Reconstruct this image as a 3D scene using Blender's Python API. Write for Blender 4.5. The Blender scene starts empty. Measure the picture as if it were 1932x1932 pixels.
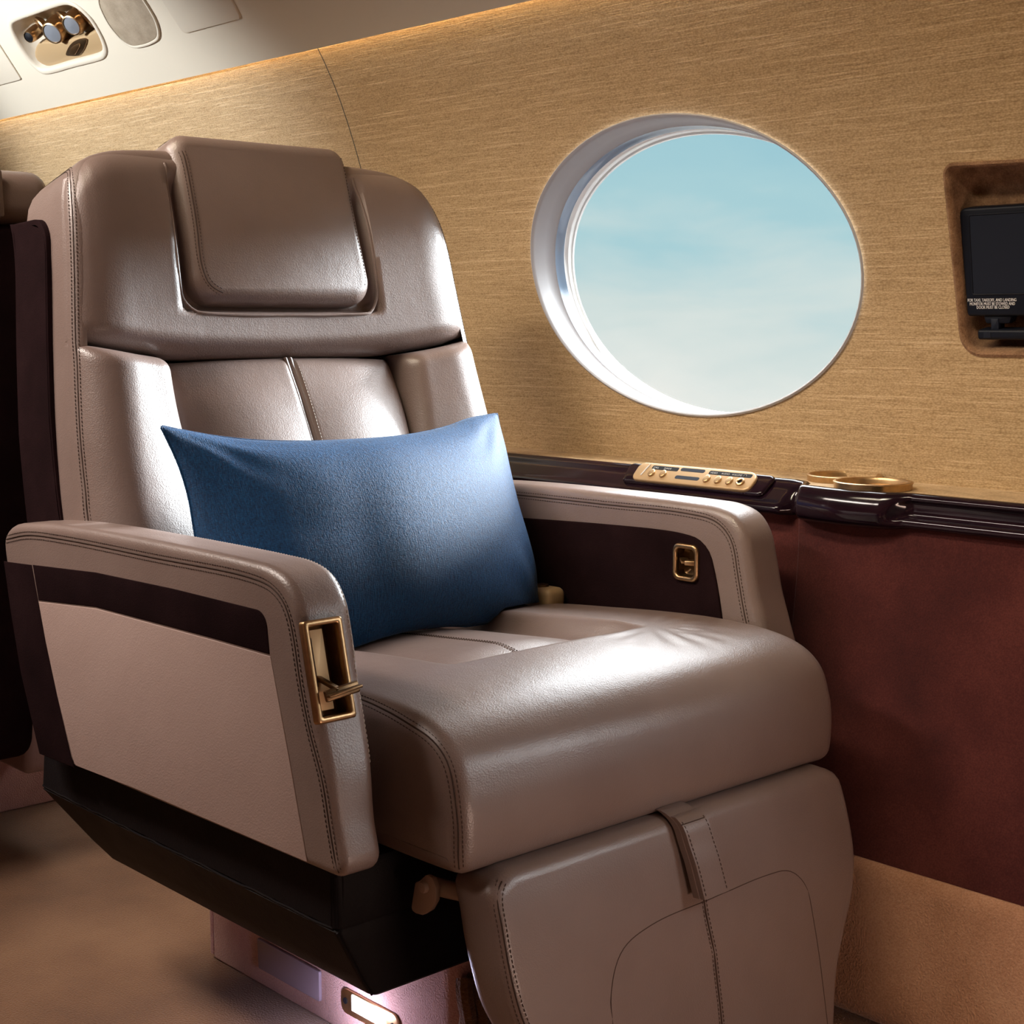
import bpy, bmesh, math, random
import numpy as np
from mathutils import Vector, Matrix, bvhtree, geometry
random.seed(4)
SC = bpy.context.scene
COL = SC.collection
H = 0.765                      # eye height above the carpet; heights below are written relative to the eye
A = np.array

# ---------------------------------------------------------------- camera frame (also used to measure distances)
FPX, CX, CY, HY, VX = 2880.0, 966.0, 966.0, 608.0, -1700.0
PITCH = math.atan2(CY - HY, FPX)
ANG = math.atan2(CX - VX, math.hypot(FPX, CY - HY))
FW = A([-math.cos(ANG), math.sin(ANG), 0.0])
RT = A([math.sin(ANG), math.cos(ANG), 0.0])
UPV = A([0, 0, 1.0])
FV = FW * math.cos(PITCH) - UPV * math.sin(PITCH)
UV_ = UPV * math.cos(PITCH) + FW * math.sin(PITCH)

def ray(u, v):
    return (RT * (u - CX) + UV_ * (CY - v) + FV * FPX) / FPX

def on(u, v, axis, val):       # where the sight line meets the plane axis = val
    d = ray(u, v)
    return d * (val / d[axis])

def on_plane(u, v, p0, n):
    d = ray(u, v)
    return d * (np.dot(p0, n) / np.dot(d, n))

# ---------------------------------------------------------------- small maths
def catmull(pts, n=12, closed=False):
    P = [A(p, float) for p in pts]
    m = len(P)
    out = []
    last = m if closed else m - 1
    for i in range(last):
        if closed:
            p0, p1, p2, p3 = P[(i - 1) % m], P[i], P[(i + 1) % m], P[(i + 2) % m]
        else:
            p1, p2 = P[i], P[i + 1]
            p0 = P[i - 1] if i > 0 else 2 * p1 - p2
            p3 = P[i + 2] if i + 2 < m else 2 * p2 - p1
        d1 = max(np.linalg.norm(p1 - p0), 1e-6) ** .5
        d2 = max(np.linalg.norm(p2 - p1), 1e-6) ** .5
        d3 = max(np.linalg.norm(p3 - p2), 1e-6) ** .5
        m1 = ((p1 - p0) / d1 - (p2 - p0) / (d1 + d2) + (p2 - p1) / d2) * d2
        m2 = ((p2 - p1) / d2 - (p3 - p1) / (d2 + d3) + (p3 - p2) / d3) * d2
        for k in range(n):
            t = k / n
            out.append((2 * t**3 - 3 * t**2 + 1) * p1 + (t**3 - 2 * t**2 + t) * m1 + (-2 * t**3 + 3 * t**2) * p2 + (t**3 - t**2) * m2)
    if not closed:
        out.append(P[-1])
    return A(out)

def resample(pts, n, closed=False):
    P = A(pts, float)
    if closed:
        P = np.vstack([P, P[:1]])
    L = np.concatenate([[0], np.cumsum(np.linalg.norm(np.diff(P, axis=0), axis=1))])
    t = np.linspace(0, L[-1], n + 1)[:-1] if closed else np.linspace(0, L[-1], n)
    return np.stack([np.interp(t, L, P[:, k]) for k in range(P.shape[1])], 1)

def smooth(pts, n, closed=False):
    return resample(catmull(pts, 10, closed), n, closed)

def rounded(poly, radii, seg=7):
    """2-D polygon with rounded corners, counter-clockwise or not"""
    P = [A(p, float) for p in poly]
    m = len(P)
    if not hasattr(radii, '__len__'):
        radii = [radii] * m
    out = []
    for i in range(m):
        p, a, b = P[i], P[i - 1], P[(i + 1) % m]
        da, db = (a - p), (b - p)
        la, lb = np.linalg.norm(da), np.linalg.norm(db)
        da, db = da / la, db / lb
        ang = math.acos(max(-1, min(1, float(np.dot(da, db)))))
        r = radii[i]
        if r <= 0 or ang > 3.05:
            out.append(p)
            continue
        t = min(r / math.tan(ang / 2), la * .49, lb * .49)
        r2 = t * math.tan(ang / 2)
        c = p + (da + db) / np.linalg.norm(da + db) * (r2 / math.sin(ang / 2))
        s, e = p + da * t - c, p + db * t - c
        th = math.acos(max(-1, min(1, float(np.dot(s, e)) / (r2 * r2))))
        for k in range(seg + 1):
            f = k / seg
            out.append(c + (math.sin((1 - f) * th) * s + math.sin(f * th) * e) / math.sin(th))
    return A(out)

def ccw(P):
    x, y = P[:, 0], P[:, 1]
    return P if np.sum(x * np.roll(y, -1) - y * np.roll(x, -1)) > 0 else P[::-1]

def normals2(P):
    e = np.roll(P, -1, 0) - P
    e /= np.maximum(np.linalg.norm(e, axis=1), 1e-9)[:, None]
    n1 = np.stack([e[:, 1], -e[:, 0]], 1)       # outward for ccw
    n0 = np.roll(n1, 1, 0)
    b = n0 + n1
    L = np.maximum(np.linalg.norm(b, axis=1), 1e-6)
    b /= L[:, None]
    return b * np.minimum(2 / L, 2.2)[:, None]  # mitred, so that a sharp corner keeps its sides parallel

def lerp_tab(z, tab):
    T = A(sorted(tab))
    return np.interp(z, T[:, 0], T[:, 1])

def sstep(a, b, x):
    t = np.clip((x - a) / (b - a), 0, 1)
    return t * t * (3 - 2 * t)

# ---------------------------------------------------------------- objects
def link(name, me, m, parent=None, angle=42):
    o = bpy.data.objects.new(name, me)
    COL.objects.link(o)
    if m:
        me.materials.append(m)
    for p in me.polygons:
        p.use_smooth = True
    try:
        me.set_sharp_from_angle(angle=math.radians(angle))
    except Exception:
        pass
    if parent:
        o.parent = parent
        o.matrix_parent_inverse = world_of(parent).inverted()
    return o

def world_of(o):
    mw = Matrix.Translation(o.location)
    return mw            # every part mesh is stored in world coordinates, only Empties are moved

def make(name, verts, faces, m, parent=None, angle=42, fix=True):
    me = bpy.data.meshes.new(name)
    V = A(verts, float).copy()
    V[:, 2] += H
    me.from_pydata(V.tolist(), [], [list(map(int, f)) for f in faces])
    me.update()
    if fix:
        bm = bmesh.new()
        bm.from_mesh(me)
        bmesh.ops.remove_doubles(bm, verts=bm.verts, dist=1e-6)
        bmesh.ops.recalc_face_normals(bm, faces=bm.faces)
        bm.to_mesh(me)
        bm.free()
    return link(name, me, m, parent, angle)

class MB:
    """collects shapes, built as ONE mesh"""
    def __init__(s):
        s.v, s.f = [], []
    def add(s, V, F):
        k = len(s.v)
        s.v += [tuple(p) for p in V]
        s.f += [[i + k for i in f] for f in F]
        return s
    def build(s, name, m, parent=None, angle=42, fix=True):
        return make(name, s.v, s.f, m, parent, angle, fix)

def thing(name, loc, label, cat, group=None):
    o = bpy.data.objects.new(name, None)
    COL.objects.link(o)
    o.location = (loc[0], loc[1], loc[2] + H)
    o.empty_display_size = .05
    tag(o, label, cat, group)
    return o

def tag(o, label=None, cat=None, group=None, kind=None):
    if label: o['label'] = label
    if cat: o['category'] = cat
    if group: o['group'] = group
    if kind: o['kind'] = kind
    return o

def structure(o, label=None):
    o['kind'] = 'structure'
    if label: o['label'] = label
    return o

# ---------------------------------------------------------------- shapes
def grid(S, closed_u=False):
    nu, nv = S.shape[:2]
    V = S.reshape(-1, 3)
    F = []
    for i in range(nu if closed_u else nu - 1):
        for j in range(nv - 1):
            a, b = i * nv + j, ((i + 1) % nu) * nv + j
            F.append((a, b, b + 1, a + 1))
    return V, F

def prism(P2, a0, a1, r0, r1, mp, seg=6, mid=1, caps=(True, True), disp=None):
    """outline P2 (p,q) swept from a0 to a1 with both rims rounded; mp(p,q,a) gives the point"""
    P2 = ccw(A(P2, float))
    N = normals2(P2)
    sgn = 1 if a1 > a0 else -1
    rings = []
    for k in range(seg + 1):
        th = math.pi / 2 * k / seg
        rings.append((r0 * (1 - math.sin(th)), a0 + sgn * r0 * (1 - math.cos(th))))
    for k in range(1, mid):
        f = k / mid
        rings.append((0, a0 + sgn * r0 + f * (a1 - a0 - sgn * (r0 + r1))))
    for k in range(seg + 1):
        th = math.pi / 2 * (1 - k / seg)
        rings.append((r1 * (1 - math.sin(th)), a1 - sgn * r1 * (1 - math.cos(th))))
    V, n = [], len(P2)
    for ins, a in rings:
        Q = P2 - N * ins
        for p, q in Q:
            V.append(mp(p, q, a))
    V = A(V)
    F = []
    for k in range(len(rings) - 1):
        for i in range(n):
            j = (i + 1) % n
            F.append((k * n + i, k * n + j, (k + 1) * n + j, (k + 1) * n + i))
    if caps[0]: F.append(list(range(n))[::-1])
    if caps[1]: F.append([(len(rings) - 1) * n + i for i in range(n)])
    if disp is not None:
        V = disp(V)
    return V, F

XZ = lambda p, q, a: (p, a, q)      # outline in (x,z), swept along y
YZ = lambda p, q, a: (a, p, q)
XY = lambda p, q, a: (p, q, a)

def bar(p0, p1, wid, hei, side, r=.001):
    """rounded bar from p0 to p1; side is the width direction"""
    p0, p1, side = A(p0, float), A(p1, float), A(side, float)
    d = (p1 - p0); L = np.linalg.norm(d); d = d / L
    side = side - d * np.dot(side, d); side /= np.linalg.norm(side)
    up = np.cross(side, d)
    rect = rounded([(-wid/2, -hei/2), (wid/2, -hei/2), (wid/2, hei/2), (-wid/2, hei/2)], min(wid, hei) * .25 if r is None else r, 3)
    return prism(rect, 0, L, min(r, L*.3), min(r, L*.3), lambda p, q, a: p0 + side * p + up * q + d * a, seg=2)

def tube(pts, r, n=6, closed=False):
    P = A(pts, float); m = len(P)
    T = (np.roll(P, -1, 0) - np.roll(P, 1, 0)) if closed else np.gradient(P, axis=0)
    T /= np.maximum(np.linalg.norm(T, axis=1), 1e-9)[:, None]
    up = A([0, 0, 1.0]) if abs(T[0][2]) < .9 else A([1.0, 0, 0])
    V, F = [], []
    b = np.cross(T[0], up); b /= np.linalg.norm(b)
    for i in range(m):
        b = b - T[i] * np.dot(b, T[i]); b /= max(np.linalg.norm(b), 1e-9)
        c = np.cross(T[i], b)
        rr = r[i] if hasattr(r, '__len__') else r
        for k in range(n):
            a = 2 * math.pi * k / n
            V.append(P[i] + rr * (math.cos(a) * b + math.sin(a) * c))
    for i in range(m if closed else m - 1):
        for k in range(n):
            j = (i + 1) % m
            F.append((i * n + k, i * n + (k + 1) % n, j * n + (k + 1) % n, j * n + k))
    if not closed:
        F.append(list(range(n))[::-1]); F.append([(m - 1) * n + k for k in range(n)])
    return V, F

def lathe(prof, c, axis, n=28, cap=False):
    """prof: (radius, height along axis)"""
    axis = A(axis, float) / np.linalg.norm(axis)
    t = A([0, 0, 1.0]) if abs(axis[2]) < .9 else A([1.0, 0, 0])
    b = np.cross(axis, t); b /= np.linalg.norm(b); d = np.cross(axis, b)
    c = A(c, float); V, F = [], []
    for r, h in prof:
        for k in range(n):
            a = 2 * math.pi * k / n
            V.append(c + axis * h + r * (math.cos(a) * b + math.sin(a) * d))
    for i in range(len(prof) - 1):
        for k in range(n):
            F.append((i * n + k, i * n + (k + 1) % n, (i + 1) * n + (k + 1) % n, (i + 1) * n + k))
    if cap:
        F.append([(len(prof) - 1) * n + k for k in range(n)])
    return V, F

def coons(bot, top, left, right, U, W):
    """bot/top run with u, left/right run with v; curves are dense point lists"""
    def ev(C, t):
        C = A(C); x = np.linspace(0, 1, len(C))
        return np.stack([np.interp(t, x, C[:, k]) for k in range(3)], -1)
    b, t_, l, r = ev(bot, U), ev(top, U), ev(left, W), ev(right, W)
    u = U[:, None, None]; w = W[None, :, None]
    return ((1 - w) * b[:, None] + w * t_[:, None] + (1 - u) * l[None] + u * r[None]
            - ((1 - u) * (1 - w) * b[0] + u * (1 - w) * b[-1] + (1 - u) * w * t_[0] + u * w * t_[-1]))

def edge_cluster(n, k=.6):
    t = np.linspace(0, 1, n)
    return (1 - k) * t + k * (.5 - .5 * np.cos(math.pi * t))

def pad(bot, top, left, right, hint, thick, r, back=.02, crown=0.0, nu=40, nv=40, fn=None, rr=None):
    """upholstered pad: four boundary curves, puffed along the surface normal, rim rolled with radius r"""
    U, W = edge_cluster(nu), edge_cluster(nv)
    S = coons(bot, top, left, right, U, W)
    du = np.gradient(S, axis=0); dv = np.gradient(S, axis=1)
    N = np.cross(du, dv); N /= np.maximum(np.linalg.norm(N, axis=2), 1e-9)[:, :, None]
    hint = A(hint, float)
    if np.sum(N * hint) < 0: N = -N
    N = N * .6 + hint / np.linalg.norm(hint) * .4
    N /= np.linalg.norm(N, axis=2)[:, :, None]
    lu = np.concatenate([np.zeros((1, nv)), np.cumsum(np.linalg.norm(np.diff(S, axis=0), axis=2), axis=0)])
    lv = np.concatenate([np.zeros((nu, 1)), np.cumsum(np.linalg.norm(np.diff(S, axis=1), axis=2), axis=1)], 1)
    rl, rrt, rb, rt = rr if rr else (r, r, r, r)
    def R(d, q):
        return np.sqrt(np.maximum(0, 1 - (1 - np.minimum(d / q, 1))**2)) if q > 0 else np.ones_like(d)
    h = R(lu, rl) * R(lu[-1:] - lu, rrt) * R(lv, rb) * R(lv[:, -1:] - lv, rt)
    a, b = 2 * U[:, None] - 1, 2 * W[None] - 1
    h = thick * h + crown * (1 - a**2) * (1 - b**2)
    P = S + N * h[:, :, None]
    if fn is not None:
        P = fn(P, U[:, None] + 0 * h, W[None] + 0 * h, N)
    V, F = grid(P)
    V = V.tolist()
    loop = [i * nv for i in range(nu)] + [(nu - 1) * nv + j for j in range(1, nv)] + [i * nv + nv - 1 for i in range(nu - 2, -1, -1)] + [j for j in range(nv - 2, 0, -1)]
    base = len(V)
    NN = N.reshape(-1, 3)
    for i in loop:
        V.append(A(V[i]) - NN[i] * back)
    m = len(loop)
    for k in range(m):
        j = (k + 1) % m
        F.append((loop[k], loop[j], base + j, base + k))
    F.append([base + k for k in range(m)])
    return V, F

def sheet(fn, u0, u1, nu, v0, v1, nv, holes=()):
    """curved sheet over (u,v) with shaped holes"""
    pts, edges = [], []
    def inside(p, poly):
        c = False; j = len(poly) - 1
        for i in range(len(poly)):
            if ((poly[i][1] > p[1]) != (poly[j][1] > p[1])) and (p[0] < (poly[j][0] - poly[i][0]) * (p[1] - poly[i][1]) / (poly[j][1] - poly[i][1]) + poly[i][0]):
                c = not c
            j = i
        return c
    for h in holes:
        k = len(pts)
        pts += [tuple(p) for p in h]
        edges += [(k + i, k + (i + 1) % len(h)) for i in range(len(h))]
    HA = [A(h) for h in holes]
    tol = min((u1 - u0) / nu, (v1 - v0) / nv) * .35
    for i in range(nu + 1):
        for j in range(nv + 1):
            p = (u0 + (u1 - u0) * i / nu, v0 + (v1 - v0) * j / nv)
            if any(inside(p, h) for h in holes): continue
            if any(np.min(np.linalg.norm(h - A(p), axis=1)) < tol for h in HA): continue
            pts.append(p)
    vs, es, fs, *_ = geometry.delaunay_2d_cdt([Vector(p) for p in pts], edges, [], 0, 1e-7)
    V = [fn(p.x, p.y) for p in vs]
    F = []
    for f in fs:
        c = sum((vs[i] for i in f), Vector((0, 0))) / len(f)
        if any(inside(c, h) for h in holes): continue
        F.append(list(f))
    return V, F

def bvh_of(*objs):
    V, F = [], []
    for o in objs:
        k = len(V)
        V += [v.co.copy() for v in o.data.vertices]
        F += [[i + k for i in p.vertices] for p in o.data.polygons]
    return bvhtree.BVHTree.FromPolygons(V, F)

def snap(pts, tree, off=0.0):
    P, N = [], []
    for p in pts:
        co, n, i, d = tree.find_nearest(Vector((p[0], p[1], p[2] + H)))
        n = A(n); co = A(co); co[2] -= H
        P.append(co); N.append(n)
    P, N = A(P), A(N)
    for _ in range(2):
        N[1:-1] = (N[:-2] + N[1:-1] + N[2:]) / 3
        P[1:-1] = (P[:-2] + 2 * P[1:-1] + P[2:]) / 4
    N /= np.linalg.norm(N, axis=1)[:, None]
    return P + N * off, N

def dashes(mb, P, N, r=.00052, on_=.0030, gap=.0013):
    L = np.concatenate([[0], np.cumsum(np.linalg.norm(np.diff(P, axis=0), axis=1))])
    s = 0
    f = lambda C, t: A([np.interp(t, L, C[:, k]) for k in range(3)])
    while s + on_ < L[-1]:
        a, b = f(P, s), f(P, s + on_)
        mid = f(P, s + on_ / 2) + f(N, s) * r * .5
        mb.add(*tube([a, mid, b], [r * .5, r, r * .5], 4))
        s += on_ + gap

def seam(name, pts, targets, parent, m, rows=(-.0038, .0038), line=.0008, off=0.0, n=None, dash=True):
    """sewn seam on an upholstered part: a sunk line with a row of stitches each side"""
    tree = bvh_of(*targets)
    Q = resample(A(pts), n or max(24, int(np.sum(np.linalg.norm(np.diff(A(pts), axis=0), axis=1)) / .006)))
    P, N = snap(Q, tree, off)
    mb = MB()
    if line:
        mb.add(*tube(P, line, 6))
    T = np.gradient(P, axis=0); T /= np.linalg.norm(T, axis=1)[:, None]
    B = np.cross(T, N)
    if dash:
        for d in rows:
            Pd, Nd = snap(P + B * d, tree, .0003)
            dashes(mb, Pd, Nd)
    return mb.build(name, m, parent, fix=False)
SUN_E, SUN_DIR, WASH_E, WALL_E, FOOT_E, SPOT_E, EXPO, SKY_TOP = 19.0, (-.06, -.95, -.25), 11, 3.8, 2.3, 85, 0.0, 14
# ---------------------------------------------------------------- materials
def nodes(name):
    m = bpy.data.materials.new(name); m.use_nodes = True
    nt = m.node_tree
    return m, nt, nt.nodes['Principled BSDF']

def N_(nt, kind, **kw):
    n = nt.nodes.new(kind)
    for k, v in kw.items():
        if k in n.inputs: n.inputs[k].default_value = v
        else: setattr(n, k, v)
    return n

def coords(nt, scale=(1, 1, 1), rot=(0, 0, 0)):
    t = N_(nt, 'ShaderNodeTexCoord'); mp = N_(nt, 'ShaderNodeMapping')
    mp.inputs['Scale'].default_value = scale; mp.inputs['Rotation'].default_value = rot
    nt.links.new(t.outputs['Object'], mp.inputs['Vector'])
    return mp.outputs['Vector']

def ramp(nt, fac, stops):
    r = N_(nt, 'ShaderNodeValToRGB')
    while len(r.color_ramp.elements) < len(stops): r.color_ramp.elements.new(.5)
    for e, (p, c) in zip(r.color_ramp.elements, stops):
        e.position = p; e.color = (*c, 1) if len(c) == 3 else c
    nt.links.new(fac, r.inputs['Fac'])
    return r.outputs['Color']

def bump(nt, b, height, strength, dist, chain=None):
    n = N_(nt, 'ShaderNodeBump', Strength=strength, Distance=dist)
    nt.links.new(height, n.inputs['Height'])
    if chain: nt.links.new(chain, n.inputs['Normal'])
    nt.links.new(n.outputs['Normal'], b.inputs['Normal'])
    return n.outputs['Normal']

def noise(nt, vec, scale, detail=3, rough=.55, dist=0):
    n = N_(nt, 'ShaderNodeTexNoise', Scale=scale, Detail=detail, Roughness=rough, Distortion=dist)
    nt.links.new(vec, n.inputs['Vector'])
    return n.outputs['Fac']

def plain(name, col, rough=.5, metal=0, spec=.5, coat=0, sheen=0, emit=None, estr=0):
    m, nt, b = nodes(name)
    b.inputs['Base Color'].default_value = (*col, 1)
    b.inputs['Roughness'].default_value = rough
    b.inputs['Metallic'].default_value = metal
    b.inputs['Specular IOR Level'].default_value = spec
    b.inputs['Coat Weight'].default_value = coat
    b.inputs['Coat Roughness'].default_value = .04
    b.inputs['Sheen Weight'].default_value = sheen
    if emit:
        b.inputs['Emission Color'].default_value = (*emit, 1); b.inputs['Emission Strength'].default_value = estr
    return m

def leather(name, c1, c2, rough=.42, spec=.6, grain=.25):
    m, nt, b = nodes(name)
    v = coords(nt)
    nt.links.new(ramp(nt, noise(nt, v, 9, 4), [(.3, c1), (.7, c2)]), b.inputs['Base Color'])
    b.inputs['Specular IOR Level'].default_value = spec
    r = N_(nt, 'ShaderNodeMapRange'); r.inputs['To Min'].default_value = rough - .05; r.inputs['To Max'].default_value = rough + .07
    nt.links.new(noise(nt, v, 22, 3), r.inputs['Value']); nt.links.new(r.outputs['Result'], b.inputs['Roughness'])
    vo = N_(nt, 'ShaderNodeTexVoronoi', Scale=620.0); vo.feature = 'F1'
    nt.links.new(v, vo.inputs['Vector'])
    c = bump(nt, b, vo.outputs['Distance'], grain, .0006)
    bump(nt, b, noise(nt, v, 60, 3, .55), .10, .003, c)
    return m

def fabric_wall(name):
    m, nt, b = nodes(name)
    slub = noise(nt, coords(nt, (9, 30, 520)), 1, 2, .5)            # long raised threads
    fine = noise(nt, coords(nt, (45, 60, 1500)), 1, 2)              # every weft thread
    vo = N_(nt, 'ShaderNodeTexVoronoi', Scale=1.0); vo.feature = 'F1'
    nt.links.new(coords(nt, (330, 330, 560)), vo.inputs['Vector'])  # the weave's dots
    mr = N_(nt, 'ShaderNodeMapRange'); mr.inputs['From Min'].default_value = .56; mr.inputs['From Max'].default_value = .72
    nt.links.new(slub, mr.inputs['Value'])
    a1 = N_(nt, 'ShaderNodeMath', operation='MULTIPLY_ADD'); a1.inputs[1].default_value = .45; nt.links.new(fine, a1.inputs[0])
    a2 = N_(nt, 'ShaderNodeMath', operation='MULTIPLY'); a2.inputs[1].default_value = -.28; nt.links.new(vo.outputs['Distance'], a2.inputs[0])
    nt.links.new(a2.outputs[0], a1.inputs[2])
    a3 = N_(nt, 'ShaderNodeMath', operation='MULTIPLY_ADD'); a3.inputs[1].default_value = .13; nt.links.new(mr.outputs['Result'], a3.inputs[0]); nt.links.new(a1.outputs[0], a3.inputs[2])
    a4 = N_(nt, 'ShaderNodeMath', operation='MULTIPLY_ADD'); a4.inputs[1].default_value = .20; nt.links.new(slub, a4.inputs[0]); nt.links.new(a3.outputs[0], a4.inputs[2])
    nt.links.new(ramp(nt, a4.outputs[0], [(.0, (.28, .178, .082)), (.20, (.46, .318, .166)), (.46, (.66, .49, .30))]), b.inputs['Base Color'])
    b.inputs['Roughness'].default_value = .7
    b.inputs['Specular IOR Level'].default_value = .3
    b.inputs['Sheen Weight'].default_value = .12
    bump(nt, b, a4.outputs[0], .6, .0016)
    return m

def weave_cloth(name, c1, c2):
    m, nt, b = nodes(name)
    v1 = coords(nt, (300, 300, 1500)); v2 = coords(nt, (300, 1100, 120), (.25, 0, 0)); v0 = coords(nt)
    a = noise(nt, v1, 1, 2); f = noise(nt, v2, 1, 2)
    s = N_(nt, 'ShaderNodeMath', operation='ADD'); nt.links.new(a, s.inputs[0]); nt.links.new(f, s.inputs[1])
    h = N_(nt, 'ShaderNodeMath', operation='MULTIPLY'); h.inputs[1].default_value = .5; nt.links.new(s.outputs[0], h.inputs[0])
    nt.links.new(ramp(nt, h.outputs[0], [(.36, c1), (.64, c2)]), b.inputs['Base Color'])
    b.inputs['Roughness'].default_value = .62
    b.inputs['Specular IOR Level'].default_value = .22
    b.inputs['Sheen Weight'].default_value = .12
    b.inputs['Sheen Roughness'].default_value = .35
    b.inputs['Sheen Tint'].default_value = (.9, .93, 1, 1)
    bump(nt, b, h.outputs[0], .9, .0014)
    return m

def pile(name, c1, c2, c3, big=6, fine=420, rough=.95, sheen=.3, bstr=.8, spec=.12):
    m, nt, b = nodes(name)
    v = coords(nt)
    n1 = noise(nt, v, big, 5, .62); n2 = noise(nt, v, fine, 2)
    h = N_(nt, 'ShaderNodeMath', operation='MULTIPLY_ADD'); h.inputs[1].default_value = .35
    k = N_(nt, 'ShaderNodeMath', operation='MULTIPLY'); k.inputs[1].default_value = .65
    nt.links.new(n1, k.inputs[0]); nt.links.new(n2, h.inputs[0]); nt.links.new(k.outputs[0], h.inputs[2])
    nt.links.new(ramp(nt, h.outputs[0], [(.36, c1), (.5, c2), (.64, c3)]), b.inputs['Base Color'])
    b.inputs['Roughness'].default_value = rough
    b.inputs['Specular IOR Level'].default_value = spec
    b.inputs['Sheen Weight'].default_value = sheen
    b.inputs['Sheen Roughness'].default_value = .5
    bump(nt, b, n2, bstr, .0025)
    return m

def lacquer(name):
    m, nt, b = nodes(name)
    v = coords(nt, (3, 30, 30))
    nt.links.new(ramp(nt, noise(nt, v, 2.5, 4, .6, .5), [(.35, (.005, .002, .005)), (.65, (.014, .005, .009))]), b.inputs['Base Color'])
    b.inputs['Roughness'].default_value = .10
    b.inputs['Specular IOR Level'].default_value = .35
    return m

def brushed(name, col, rough=.32):
    m, nt, b = nodes(name)
    b.inputs['Metallic'].default_value = 1
    v = coords(nt, (1, 1, 1))
    nt.links.new(ramp(nt, noise(nt, v, 160, 3), [(.3, tuple(c * .82 for c in col)), (.7, col)]), b.inputs['Base Color'])
    b.inputs['Roughness'].default_value = rough
    return m

def pane_mat(name):
    m = bpy.data.materials.new(name); m.use_nodes = True
    nt = m.node_tree; nt.nodes.clear()
    o = N_(nt, 'ShaderNodeOutputMaterial'); t = N_(nt, 'ShaderNodeBsdfTransparent'); g = N_(nt, 'ShaderNodeBsdfGlossy', Roughness=.02)
    t.inputs['Color'].default_value = (.95, .97, .97, 1)
    f = N_(nt, 'ShaderNodeFresnel', IOR=1.10); mx = N_(nt, 'ShaderNodeMixShader')
    nt.links.new(f.outputs[0], mx.inputs[0]); nt.links.new(t.outputs[0], mx.inputs[1]); nt.links.new(g.outputs[0], mx.inputs[2])
    nt.links.new(mx.outputs[0], o.inputs['Surface'])
    return m

M_LEATHER = leather('taupe_leather', (.185, .130, .112), (.218, .156, .136), rough=.375, spec=.8)
M_LEATHER2 = leather('side_leather', (.375, .270, .240), (.41, .300, .268), rough=.5, spec=.35)
M_SUEDE = pile('dark_brown_suede', (.0095, .0042, .0048), (.013, .0056, .0064), (.018, .0082, .009), big=14, fine=900, rough=.9, sheen=0, bstr=.2, spec=.03)
M_SKIRT = leather('black_brown_leather', (.0065, .005, .0058), (.010, .0075, .0085), rough=.6, spec=.14)
M_STITCH = plain('dark_thread', (.060, .038, .030), .8, spec=.2)
M_SEAM = plain('brown_seam_thread', (.085, .055, .044), .85, spec=.15)  # thread of the footrest seams, slightly paler than the stitching
M_PALE = plain('pale_thread', (.55, .5, .45), .6)
M_BRONZE = brushed('bronze', (.52, .33, .17), .34)
M_GOLD = brushed('pale_gold', (.60, .41, .22), .38)
M_PANELGOLD = plain('champagne_paint', (.48, .32, .17), .42, metal=.55)
M_DARKBRONZE = brushed('dark_bronze', (.24, .15, .08), .4)
M_BLACK = plain('black_plastic', (.004, .0055, .011), .45, spec=.25)
M_SLOT = plain('slot_black', (.004, .004, .006), .6, spec=.2)
M_SCREEN = plain('dark_screen', (.008, .011, .021), .5, spec=.25)
M_WHITEINK = plain('white_ink', (.75, .75, .75), .6)
M_GREYINK = plain('grey_ink', (.35, .34, .33), .6)
M_WALL = fabric_wall('woven_wall_fabric')
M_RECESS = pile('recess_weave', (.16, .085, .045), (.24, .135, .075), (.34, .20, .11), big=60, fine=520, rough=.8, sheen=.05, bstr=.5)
M_PILLOW = weave_cloth('blue_linen', (.0003, .013, .048), (.0028, .060, .165))
M_DADO = pile('burgundy_suede', (.034, .0068, .0062), (.058, .0118, .0100), (.088, .021, .0165), big=7, fine=500, rough=.8, sheen=.1, bstr=.2)
M_CARPET = pile('tan_carpet', (.155, .074, .034), (.22, .108, .051), (.285, .150, .075), big=5, fine=420)
M_CARPET2 = pile('rust_carpet', (.34, .165, .088), (.46, .24, .14), (.56, .32, .195), big=6, fine=420)
M_PEDESTAL = pile('pink_carpet', (.42, .22, .185), (.52, .29, .25), (.60, .36, .31), big=8, fine=500)
M_CEIL = plain('cream_headliner', (.66, .59, .47), .6, spec=.3)
M_CEILPANEL = plain('cream_panel', (.62, .55, .44), .55, spec=.3)
M_GRILLE = pile('grille_cloth', (.27, .215, .15), (.33, .265, .19), (.38, .31, .225), big=40, fine=900, rough=.85, sheen=0, bstr=.3)
M_TANPLASTIC = plain('tan_plastic', (.40, .27, .14), .45)
M_LENS = plain('frosted_lens', (.17, .18, .20), .35, spec=.4)
M_LACQUER = lacquer('plum_lacquer')
M_REVEAL = plain('window_reveal', (.40, .395, .41), .55, spec=.3)
M_ACRYL = plain('acrylic_edge', (.22, .30, .42), .15, spec=.7)
M_RIM = plain('white_rim', (.85, .85, .84), .3)
M_PANE = pane_mat('window_pane')
M_VENT = plain('grey_plate', (.27, .21, .25), .55)
M_LAMP = plain('lit_lamp', (.9, .9, .9), .4, emit=(.90, .93, 1.0), estr=5)
M_COVE = plain('warm_strip', (.9, .7, .4), .5, emit=(1, .72, .34), estr=26)
M_STEEL = plain('hinge_paint', (.36, .25, .19), .5)

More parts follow.
